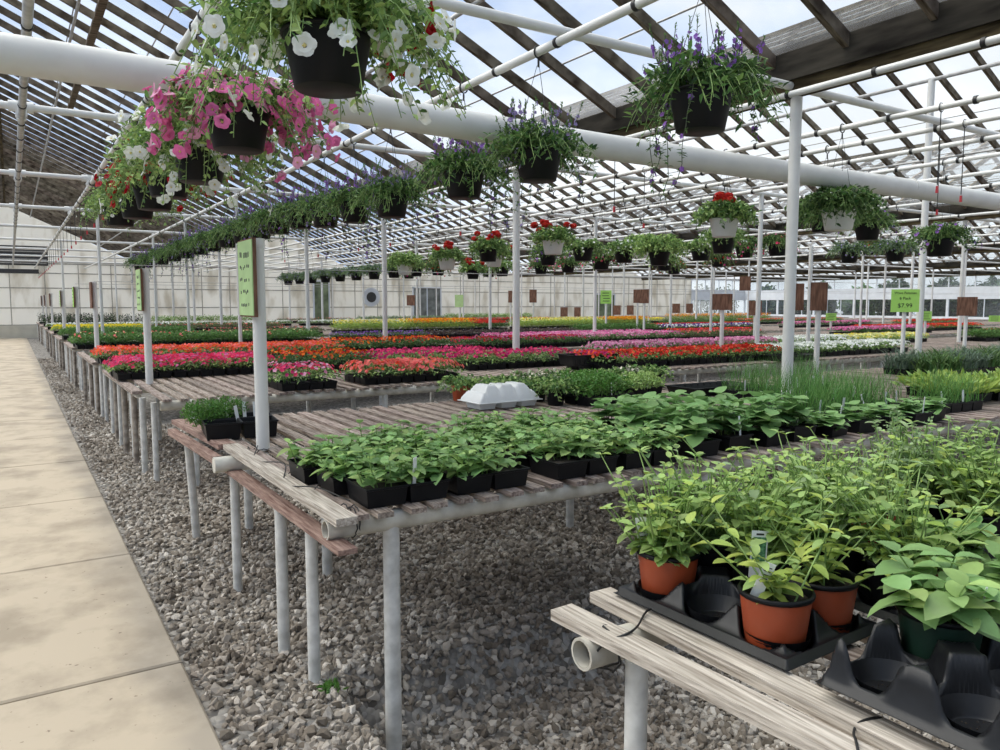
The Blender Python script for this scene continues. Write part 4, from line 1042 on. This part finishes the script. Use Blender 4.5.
def herb_pot(x, y, pot, kind, label, z=.008, tags=()):
    t = thing('potted_herb', label, 'potted herb', (x, y, TOP+z), random.uniform(0, 6)); put('pot', POTS[pot], t)
    mb = MB()
    if kind == 'oregano': seedlings(mb, 62, .055, .055, .07, .27, .040, pairs=8, z0=.11, wid=.62, lean=.75); ms = ['herb', 'lgreen']
    elif kind == 'mint': seedlings(mb, 62, .055, .055, .09, .28, .041, pairs=8, z0=.11, wid=.58, lean=.7); ms = ['herb', 'sage']
    elif kind == 'sage': seedlings(mb, 40, .055, .055, .1, .28, .055, pairs=7, z0=.11, wid=.45, lean=.3); ms = ['sage', 'herb']
    elif kind == 'small': seedlings(mb, 11, .045, .045, .05, .20, .052, pairs=4, z0=.11, wid=.5, lean=.9); ms = ['yherb', 'herb']
    elif kind == 'basil': seedlings(mb, 13, .05, .05, .04, .135, .088, pairs=3, z0=.11, wid=.68, lean=.6); ms = ['basil', 'herb']
    elif kind == 'thyme': seedlings(mb, 60, .06, .06, .08, .26, .02, pairs=9, z0=.11, wid=.4, lean=.6, T=OVAL); ms = ['yherb', 'lgreen']
    if kind == 'sage':
        for _ in range(7):
            a = random.uniform(0, 6.28); r_ = random.uniform(.04, .12); z1 = random.uniform(.33, .42)
            mb.tube([(r_*.3*math.cos(a), r_*.3*math.sin(a), .12), (r_*math.cos(a), r_*math.sin(a), z1)], .002, 4, 2, False)
            p = np.array([(r_*math.cos(a), r_*math.sin(a), z1+.02*i) for i in range(-3, 2) for _ in range(8)])+rng.normal(0, .007, (40, 3))
            mb.bulk(OVAL, frames(p, rng.normal(0,1,(40,3)), rng.normal(0,1,(40,3)), .012, .009), 0)
    mb.obj('herb_foliage', [M[ms[0]], M[ms[1]], M['stem']], t)
    for k_ in tags: stake(t, *k_)
    return t
def stake(t, x, y, h, w_, rx, ry, rz, pic):
    mb = MB(); mb.box((0,0,h/2), (w_, .0016, h)); o = mb.obj('plant_tag', M['tag'], t, (x, y, .10))
    a = -t.rotation_euler.z; o.rotation_euler = (rx, ry, rz+a); o.location = (x*math.cos(a)-y*math.sin(a), x*math.sin(a)+y*math.cos(a), .10)
    if pic:
        mb = MB(); mb.box((0,-.0012,h*.62), (w_*.8, .0008, h*.5)); mb.box((0,-.0012,h*.93), (w_*.45, .0008, h*.035), 1); mb.obj('tag_picture', [M['taggreen'], M['ink']], o)
    else:
        mb = MB()
        for q in range(5): mb.box((0,-.0012,h*(.9-.08*q)), (w_*.6, .0008, h*.018))
        mb.obj('tag_print', M['ink'], o)
herb_pot(1.464, 1.453, 'terra', 'oregano', 'orange pot of bushy light herb at the far corner of the end carry tray', tags=((-.055, .03, .12, .03, -.1, -.1, -.55, False),))
herb_pot(1.464, 1.107, 'terra', 'small', 'orange pot of sparse yellow green herb, nearest at the end carry tray', tags=((-.062, .02, .12, .026, .2, .32, -.75, False),))
herb_pot(1.637, 1.453, 'black', 'mint', 'black pot of tall herb behind the leftmost orange pot')
herb_pot(1.637, 1.28, 'black', 'oregano', 'black pot of bushy herb with a printed picture tag', tags=((-.082, -.045, .125, .042, .0, .05, -.55, True),))
herb_pot(1.637, 1.107, 'terra', 'small', 'orange pot half hidden between carry trays, with small yellow green leaves')
herb_pot(1.90, 1.43, 'black', 'oregano', 'black pot of bushy light herb, rear left in the second carry tray')
herb_pot(1.90, 1.25, 'black', 'mint', 'black pot of bushy herb, middle left in the second carry tray')
herb_pot(2.085, 1.43, 'black', 'oregano', 'black pot of bushy herb, rear right in the second carry tray')
herb_pot(1.90, 1.06, 'black', 'oregano', 'black pot of bushy herb, near left in the second carry tray')
herb_pot(2.35, 1.41, 'terra', 'thyme', 'orange pot of fine yellowish thyme at the back of the foreground bench')
herb_pot(2.53, 1.42, 'black', 'sage', 'black pot of grey green herb with flower spikes, back right')
herb_pot(2.72, 1.44, 'black', 'mint', 'black pot of tall mint at the back right')
herb_pot(2.58, 1.20, 'black', 'oregano', 'black pot of bushy herb at the right edge behind the basil')
herb_pot(2.78, 1.22, 'black', 'mint', 'black pot of bushy herb farthest right behind the basil')
herb_pot(1.615, .813, 'greenpot', 'basil', 'dark green pot of large leaved basil in the bottom right carry tray', z=.03, tags=((.05, -.05, .09, .004, .1, .1, -.5, False),))
herb_pot(1.905, .79, 'greenpot', 'basil', 'dark green pot of basil at the right picture edge, left one')
herb_pot(2.09, .79, 'greenpot', 'basil', 'dark green pot of basil at the right picture edge, right one')
herb_pot(2.10, 1.05, 'terra', 'basil', 'orange pot of basil behind the green potted ones')
herb_pot(1.905, .60, 'black', 'basil', 'black pot of basil in front at the right picture edge')

# ------------------------------------------------------------------ hanging baskets
RAIL = 3.3
BP = {c: pot_mesh(.17, .205, c, .014, 30, .74) for c in ('black', 'whitepot')}
def wires(H, hook=True):
    mb = MB(); z1 = H-.03
    for i in range(3):
        a = 2*PI*i/3+.4; mb.tube([(.165*math.cos(a), .165*math.sin(a), .2), (.01*math.cos(a), .01*math.sin(a), z1-.06)], .0022, 4, 0, False)
    mb.tube([(0,0,z1-.07),(0,0,z1-.02)], .008, 5)
    loop(mb, (0,0,H), .036, .042, 0, 12, .001, .006)
    return mb
def wmesh(H):
    k_ = round(H*20)/20
    if ('w', k_) not in LEGM: LEGM[('w', k_)] = wires(k_).mesh('hanger', [M['wire']])
    return LEGM[('w', k_)]
def flowers(mb, pts, n, size, fl, i0, T=PET, out=1.0, jit=.02, throat=None):
    if n == 0 or len(pts) == 0: return
    p = pts[rng.integers(0, len(pts), n)]+rng.normal(0, jit, (n, 3)); c = np.array([0, 0, .1])
    nn = nrm(p-c)*out+rng.normal(0, .35, (n, 3))+[0, 0, .1]; p = p+nrm(nn)*.02
    Ms = face_frames(p, nn, size*rng.uniform(.8, 1.15, n)); r = rng.random(n); a = 0
    for q, (_, sh) in enumerate(fl):
        s_ = (r >= a) & (r < a+sh+1e-6); a += sh; mb.bulk(T, Ms[s_], i0+q)
    if throat is not None:
        Mt = Ms.copy(); Mt[:, :, :3] *= .2; Mt[:, :, 3] += nrm(nn)*size*.0-Ms[:, :, 2]*.12; mb.bulk(DOT, Mt, throat)
BK = {
 # name: (leaf mats, stems, R, up, droop, leaves per stem, leaf size, [(petal, share)], flower count, flower size, template)
 'whitepet': (['herb','green'], 330, .48, .34, .46, 17, .040, [('white',1)], 130, .037, PET),
 'redpet':   (['green','herb'], 220, .38, .26, .34, 13, .040, [('crimson',1)], 110, .034, PET),
 'pinkpet':  (['green','herb'], 260, .44, .22, .36, 13, .036, [('pink',.75),('ltpink',.25)], 300, .037, PET),
 'greenpet': (['herb','green'], 210, .36, .22, .34, 12, .038, [('white',1)], 16, .02, PET),
 'geranium': (['green','herb'], 190, .34, .28, .24, 10, .055, [], 0, .02, FLO),
 'bush':     (['herb','green'], 250, .42, .36, .30, 12, .052, [], 0, .02, FLO),
 'bushdark': (['green','dgreen'], 260, .40, .28, .36, 12, .05, [], 0, .02, FLO),
 'whiteflow':(['green','herb'], 190, .32, .22, .24, 11, .04, [('white',1)], 40, .02, FLO),
 'pinkflow': (['green','dgreen'], 190, .32, .22, .3, 11, .04, [('hot',.5),('pink',.5)], 60, .022, FLO),
 'redflow':  (['green','bronze'], 190, .31, .2, .32, 11, .04, [('red',.7),('dpink',.3)], 50, .022, FLO),
 'purpflow': (['green','dgreen'], 200, .36, .26, .26, 11, .04, [('violet',.7),('lav',.3)], 50, .022, FLO),
 'lavmound': (['blue','dgreen'], 240, .38, .26, .22, 11, .038, [('lav',1)], 60, .018, FLO),
}
BM = {}
def basket_meshes(kind, v):
    if (kind, v) in BM: return BM[(kind, v)]
    if kind == 'scaevola': r = scaevola(v)
    else:
        lm, n, R_, up, dr, nl, ls, fl, fn, fs, ft = BK[kind]
        mb = MB(); tips, mids = stems_plant(mb, n, R_, up, dr, nl, ls, z0=.19, r0=.1, wid=.62, thick=.0022)
        fo = mb.mesh('foliage', [M[lm[0]], M[lm[1]], M['stem']]); bl = None
        if fn:
            mb = MB(); pts = np.concatenate([tips, tips, mids]); flowers(mb, pts, fn, fs, fl, 0, ft, throat=len(fl) if ft is PET else None)
            bl = mb.mesh('blooms', [P[q] for q, _ in fl]+[P['throat'] if kind != 'redpet' else P['crimson']])
        if kind == 'geranium':
            bl = []
            for _ in range(11):
                mb = MB()
                a = random.uniform(0, 6.28); rr = random.uniform(.05, .34); z1 = .47-.35*rr+random.uniform(-.03,.09); c = np.array((rr*math.cos(a), rr*math.sin(a), z1))
                mb.tube([(c[0]*.5, c[1]*.5, .3), c], .003, 4, 1, False)
                d = nrm(rng.normal(0, 1, (44, 3))); mb.bulk(FLO, face_frames(c+d*.045*np.array([1.1,1.1,.8]), d, .021), 0); bl.append(mb.mesh('flower_head', [P['red'], M['stem']]))
        r = (fo, bl)
    BM[(kind, v)] = r; return r
def scaevola(v):
    mb = MB(); fb = MB()
    tips, mids = stems_plant(mb, 150, .38, .22, .34, 12, .050, z0=.19, r0=.1, wid=.5, T=LANCE)
    FP = []
    # upright flowering spikes
    P_, D_, U_, L_ = [], [], [], []
    for i in range(34):
        a = random.uniform(0, 6.28); rr = random.uniform(.05, .34); h = random.uniform(.12, .33); b0 = Vector((.12*math.cos(a), .12*math.sin(a), .22)); e_ = Vector((rr*math.cos(a), rr*math.sin(a), .22+h))
        mid = b0.lerp(e_, .5)+Vector((math.cos(a)*.04, math.sin(a)*.04, -.02)); mb.tube([b0, mid, e_], .0022, 3, 3, False)
        for q in range(12):
            t = .35+.65*q/11; p = b0.lerp(mid, t*2) if t < .5 else mid.lerp(e_, t*2-1)
            w_ = random.uniform(0, 6.28); P_.append(p); D_.append((math.cos(w_)*.6, math.sin(w_)*.6, .7)); U_.append((0,0,1)); L_.append(.026 if t < .85 else .018)
            if t < .92 and random.random() < .5: FP.append(p)
        for q in range(6): P_.append(e_+Vector((0,0,-.006*q))); D_.append((random.gauss(0,.5), random.gauss(0,.5), 1)); U_.append((1,0,0)); L_.append(.018)
    # trailing strands
    for i in range(9 if v % 2 else 6):
        a = random.uniform(0, 6.28); ln = random.uniform(.2, .55) if i else .62; p = Vector((.19*math.cos(a), .19*math.sin(a), .22)); pts = [p]
        for q in range(9):
            p = p+Vector((random.gauss(0,.012)+(.02*math.cos(a) if q < 3 else 0), random.gauss(0,.012)+(.02*math.sin(a) if q < 3 else 0), -ln/9)); pts.append(p)
        mb.tube(pts, .0022, 3, 3, False)
        for q in range(44):
            t = random.random()*9; k_ = min(int(t), 8); c = pts[k_].lerp(pts[k_+1], t-k_); w_ = random.uniform(0, 6.28); P_.append(c); D_.append((math.cos(w_), math.sin(w_), random.gauss(0,.4))); U_.append((0,0,1)); L_.append(.03)
            if random.random() < .12: FP.append(c)
    mb.bulk(LANCE, frames(P_, D_, U_, L_, np.array(L_)*.5), 0)
    FP = np.array(FP); n = len(FP); d = np.stack([rng.normal(0,1,n), rng.normal(0,1,n), rng.uniform(-.2,.6,n)], 1)
    fb.bulk(FLO, face_frames(FP+nrm(d)*.012, d, rng.uniform(.013,.019,n)), 0)
    return (mb.mesh('foliage', [M['green'], M['dgreen'], M['stem'], M['dstem']]), fb.mesh('blooms', [P['lav'] if v % 2 else P['violet']]))
BROOT = {}
def basket(kind, x, y, z, label, pot='black', group=None, v=None, s=1.0):
    """z = height of the middle of the pot"""
    z = z-.10*s; v = random.randrange(3) if v is None else v
    t = thing('hanging_basket', label, 'hanging basket', (x, y, z), random.uniform(0, 6.28), group)
    put('pot', BP[pot], t); fo, bl = basket_meshes(kind, v); put('foliage', fo, t)
    for q in (bl if isinstance(bl, list) else [bl] if bl else []): put(q.name.split('.')[0], q, t)
    k_ = round((RAIL-z)*20)/20; o = put('hanger', wmesh(RAIL-z), t, (0, 0, 0)); o.rotation_euler.z = -t.rotation_euler.z
    o.location = (0, 0, RAIL-z-k_); return t
b0 = basket('whitepet', 1.05, 2.85, 2.50, 'large basket of white petunias with red ones, topmost of the left row', v=0)
b0.rotation_euler.z = 0
mb = MB(); tips, mids = stems_plant(mb, 34, .40, .30, .18, 12, .034, z0=.19, r0=.1, wid=.62, keep=lambda p: p.x > .14 and abs(p.y) < .32)
mb.obj('red_foliage', [M['green'], M['herb'], M['stem']], b0); mb = MB(); flowers(mb, np.concatenate([tips, mids]), 46, .030, [('crimson', 1)], 0); mb.obj('red_blooms', P['crimson'], b0)
basket('pinkpet', 1.05, 4.20, 2.50, 'black basket of pink petunias, second of the left row')
basket('whitepet', 1.05, 5.15, 2.46, 'black basket of white petunias behind the pink petunias', v=1)
basket('redpet', 1.05, 6.30, 2.50, 'black basket of dark red petunias, fourth of the left row')
basket('redpet', 1.05, 7.0, 2.48, 'black basket of dark red petunias, fifth of the left row')
basket('greenpet', 1.05, 8.0, 2.50, 'black basket of pale green trailing petunia, sixth of the left row')
basket('greenpet', 1.05, 9.3, 2.54, 'black basket of pale green trailing petunia, last of the left row')
ys = [2.91, 4.38, 5.40, 6.78, 7.7, 8.6, 9.5, 10.4, 11.3, 12.3, 13.3, 14.4, 15.5, 16.8, 18.2, 19.8, 21.6, 23.6]
zs = [2.60, 2.54, 2.54, 2.52, 2.55, 2.58, 2.64]+[2.64]*20
od = ['nearest', 'second', 'third', 'fourth', 'fifth', 'sixth', 'seventh', 'eighth', 'ninth', 'tenth', 'eleventh', 'twelfth', 'thirteenth', 'fourteenth', 'fifteenth', 'sixteenth', 'seventeenth', 'farthest']
for i, y in enumerate(ys):
    basket('scaevola', 3.1, y, zs[i], 'black basket of trailing purple fan flowers, %s in the long diagonal row' % od[i], group='purple fan flower baskets', v=i % 4)
for i in range(9):
    basket('lavmound', 8.2 if i < 9 else 9.6, 16.6+1.25*i, 2.36, 'round grey lavender basket, number %s of the low far row' % ['one','two','three','four','five','six','seven','eight','nine'][i], group='far lavender baskets')
BL = [('bush','whitepot',6.9,14.48,2.30,'white pot with green bush, leftmost white one'), ('redflow','black',9.6,19.89,2.42,'dark red flowered basket behind the leftmost white pot'),
 ('geranium','whitepot',6.9,12.67,2.34,'white pot of red geraniums, second white one from the left'), ('redflow','black',8.6,16.24,2.38,'black basket behind the second white geranium pot'),
 ('geranium','black',9.6,16.3,2.31,'black pot of geraniums between two white pots'), ('geranium','whitepot',7.7,12.3,2.40,'white pot of red geraniums left of the second white post'), ('whiteflow','black',9.6,14.98,2.34,'black basket of small white flowers left of the second white post'),
 ('geranium','whitepot',6.9,9.35,2.44,'white pot of red geraniums right of the second white post'), ('purpflow','black',8.6,11.81,2.43,'purple flowered black basket behind the white geranium pot'),
 ('pinkflow','black',10.8,15.12,2.42,'small magenta flowered basket right of the second white post'), ('pinkflow','black',10.8,14.06,2.42,'pink and red flowered basket below the white flower baskets'),
 ('whiteflow','black',7.7,9.64,2.38,'black basket of tiny white flowers left of a thin post'), ('pinkflow','black',8.6,10.27,2.29,'black basket low behind the thin post'), ('whiteflow','black',8.6,9.68,2.38,'black basket with one large white bloom'),
 ('bush','whitepot',10.8,11.65,2.62,'white pot hidden under a bright green bush'), ('bush','black',8.6,8.86,2.30,'black basket of bright green bush in mid house'), ('redflow','black',13.2,13.1,2.40,'red leaved basket right of the bright green bush'),
 ('whiteflow','black',9.6,8.93,2.41,'black basket of white flowers left of the big red geranium'), ('geranium','whitepot',6.9,6.08,2.46,'large white pot of red geraniums left of the thick white post'),
 ('whiteflow','black',8.6,7.59,2.42,'black basket just behind the large white geranium pot'), ('redflow','black',12.0,10.68,2.44,'reddish trailing basket below the large white geranium pot'),
 ('pinkflow','black',10.8,9.04,2.50,'pale pink flowered basket left of the thick post'), ('pinkflow','black',10.8,8.36,2.50,'hot pink flowered basket partly hidden by the thick post'),
 ('bushdark','whitepot',6.9,4.64,2.42,'large white pot with dark green bush right of the thick post'), ('purpflow','black',9.6,6.03,2.54,'blue purple flowered basket behind the white pot at right'),
 ('lavmound','black',13.2,8.63,2.46,'small grey green basket low right of the thick post'), ('redflow','black',15.6,9.72,2.75,'small red fringed basket low right of the thick post'), ('lavmound','black',13.2,7.75,2.45,'small grey lavender basket right of the red fringed one'),
 ('purpflow','black',9.6,5.08,2.28,'grey purple flowered basket alone at the right'), ('redflow','black',10.8,17.5,2.42,'red flowered basket far behind the left geraniums'), ('geranium','black',6.9,11.2,2.42,'black pot of geraniums left of the second white post'),
 ('bushdark','black',7.7,5.35,2.50,'dark trailing basket behind the large white pot at right'), ('whiteflow','black',12.0,12.2,2.42,'small white flowered basket in the mid distance')]
for k_, pot, x, y, z, lb in BL: basket(k_, x, y, z, lb, pot)
# empty hanger wires with red clips
HWM = {}
def hanger(x, y, z, label, group=None):
    k_ = round(RAIL-z, 1)
    if k_ not in HWM:
        mb = MB(); mb.tube([(0,0,k_), (0,0,.04)], .0045, 5); loop(mb, (0,0,k_), .036, .04, 0, 10, .001, .004); a = mb.mesh('wire', [M['wire']])
        mb = MB(); mb.box((0,0,.0), (.02,.014,.06), 0, None, 1.2); HWM[k_] = (a, mb.mesh('clip', [M['redclip']]))
    t = thing('basket_hook', label, 'hook', (x, y, RAIL-k_), 0, group); put('wire', HWM[k_][0], t); put('clip', HWM[k_][1], t)
for i in range(24): hanger(1.05, 9.9+1.2*i, 2.7, 'long black wire with red clip in the empty row above the path edge', 'empty hooks of the left row')
for i in range(3): hanger(5.45, [13.4, 15.6, 17.9][i], 2.6, 'wire with red clip far behind the second white post, %s' % ['nearest','middle','farthest'][i])
hanger(5.45, 2.5, 3.0, 'wire with red clip at the upper right picture edge'); hanger(6.9, 3.7, 2.6, 'thin wire with red clip before the white heating pipe at right')
for i, (x, y) in enumerate(((5.45, 6.3), (5.45, 9.6), (6.9, 7.4), (7.7, 3.9), (8.6, 4.6), (5.45, 12.0))): hanger(x, y, 2.6, 'single wire with red clip under the gutter side, %s' % ['left of centre','farther left','mid house','right','far right','farthest'][i])

# ------------------------------------------------------------------ outdoors
def tree(x, y, h, r, label, m='outleaf', n=1600, ls=.32, trunk=.25):
    t = thing('tree' if h > 4 else 'shrub', label, 'tree' if h > 4 else 'shrub', (x, y, 0), 0, 'greenery outside')
    mb = MB(); z0 = h*(.3 if h > 4 else .1)
    mb.tube([(0,0,-.1),(random.uniform(-.1,.1),0,h*.45),(0,.1,h*.8)], [trunk*.5,trunk*.35,trunk*.1], 7)
    for _ in range(26 if h > 4 else 8):
        a = random.uniform(0,6.28); zb = random.uniform(.3,.75)*h; mb.tube([(0,0,zb),(r*.5*math.cos(a),r*.5*math.sin(a),zb+h*.1),(r*.95*math.cos(a),r*.95*math.sin(a),zb+h*.2)], [trunk*.12,trunk*.07,.01], 4, 0, False)
    mb.obj('trunk', M['bark'], t)
    mb = MB(); p = nrm(rng.normal(0,1,(n,3)))*rng.random((n,1))**.35*[r, r, (h-z0)/2]; p += [0,0,(h+z0)/2]; p *= 1+.12*np.sin(p[:, :1]*3)*np.cos(p[:, 1:2]*3)
    mb.bulk(OVAL, frames(p, rng.normal(0,1,(n,3)), rng.normal(0,.6,(n,3))+[0,0,1], ls, ls*.7)); mb.obj('crown', M[m], t)
i = 0
for y in range(4, 44, 3):
    tree(53.5+random.uniform(-.5,1.5), y, random.uniform(2.6, 3.4), 1.25, 'green shrub outside the right hand windows', random.choice(['outleaf','green']), 2400, .34, .1)
for x in (46.5, 49.5, 52.5): tree(x, 46, 3.2, 1.25, 'green shrub outside behind the far corner windows', 'outleaf', 900, .22, .1)
tree(92, 12, 14, 5, 'tall thin leaved tree far beyond the glass roof', 'outleaf', 700, .4, .7)
for (x, y) in ((14.9, 44.5), (35.8, 44.6), (21.6, 44.6)): tree(x, y, 3, 1.3, 'green shrub outside behind a door of the back wall', 'outleaf', 700, .2, .1)

# green card hung above the path
t = thing('hanging_card', 'green card hanging from a cross pipe at the upper left edge', 'sign', (-.16, 4.22, 2.53))
mb = MB(); mb.box((0,0,0), (.30,.012,.22)); mb.obj('card', M['signpale'], t)
mb = MB(); mb.tube([(-.12,0,.11),(-.12,0,.87)], .003, 4); mb.tube([(.12,0,.11),(.12,0,.87)], .003, 4); mb.obj('wire', M['wire'], t)
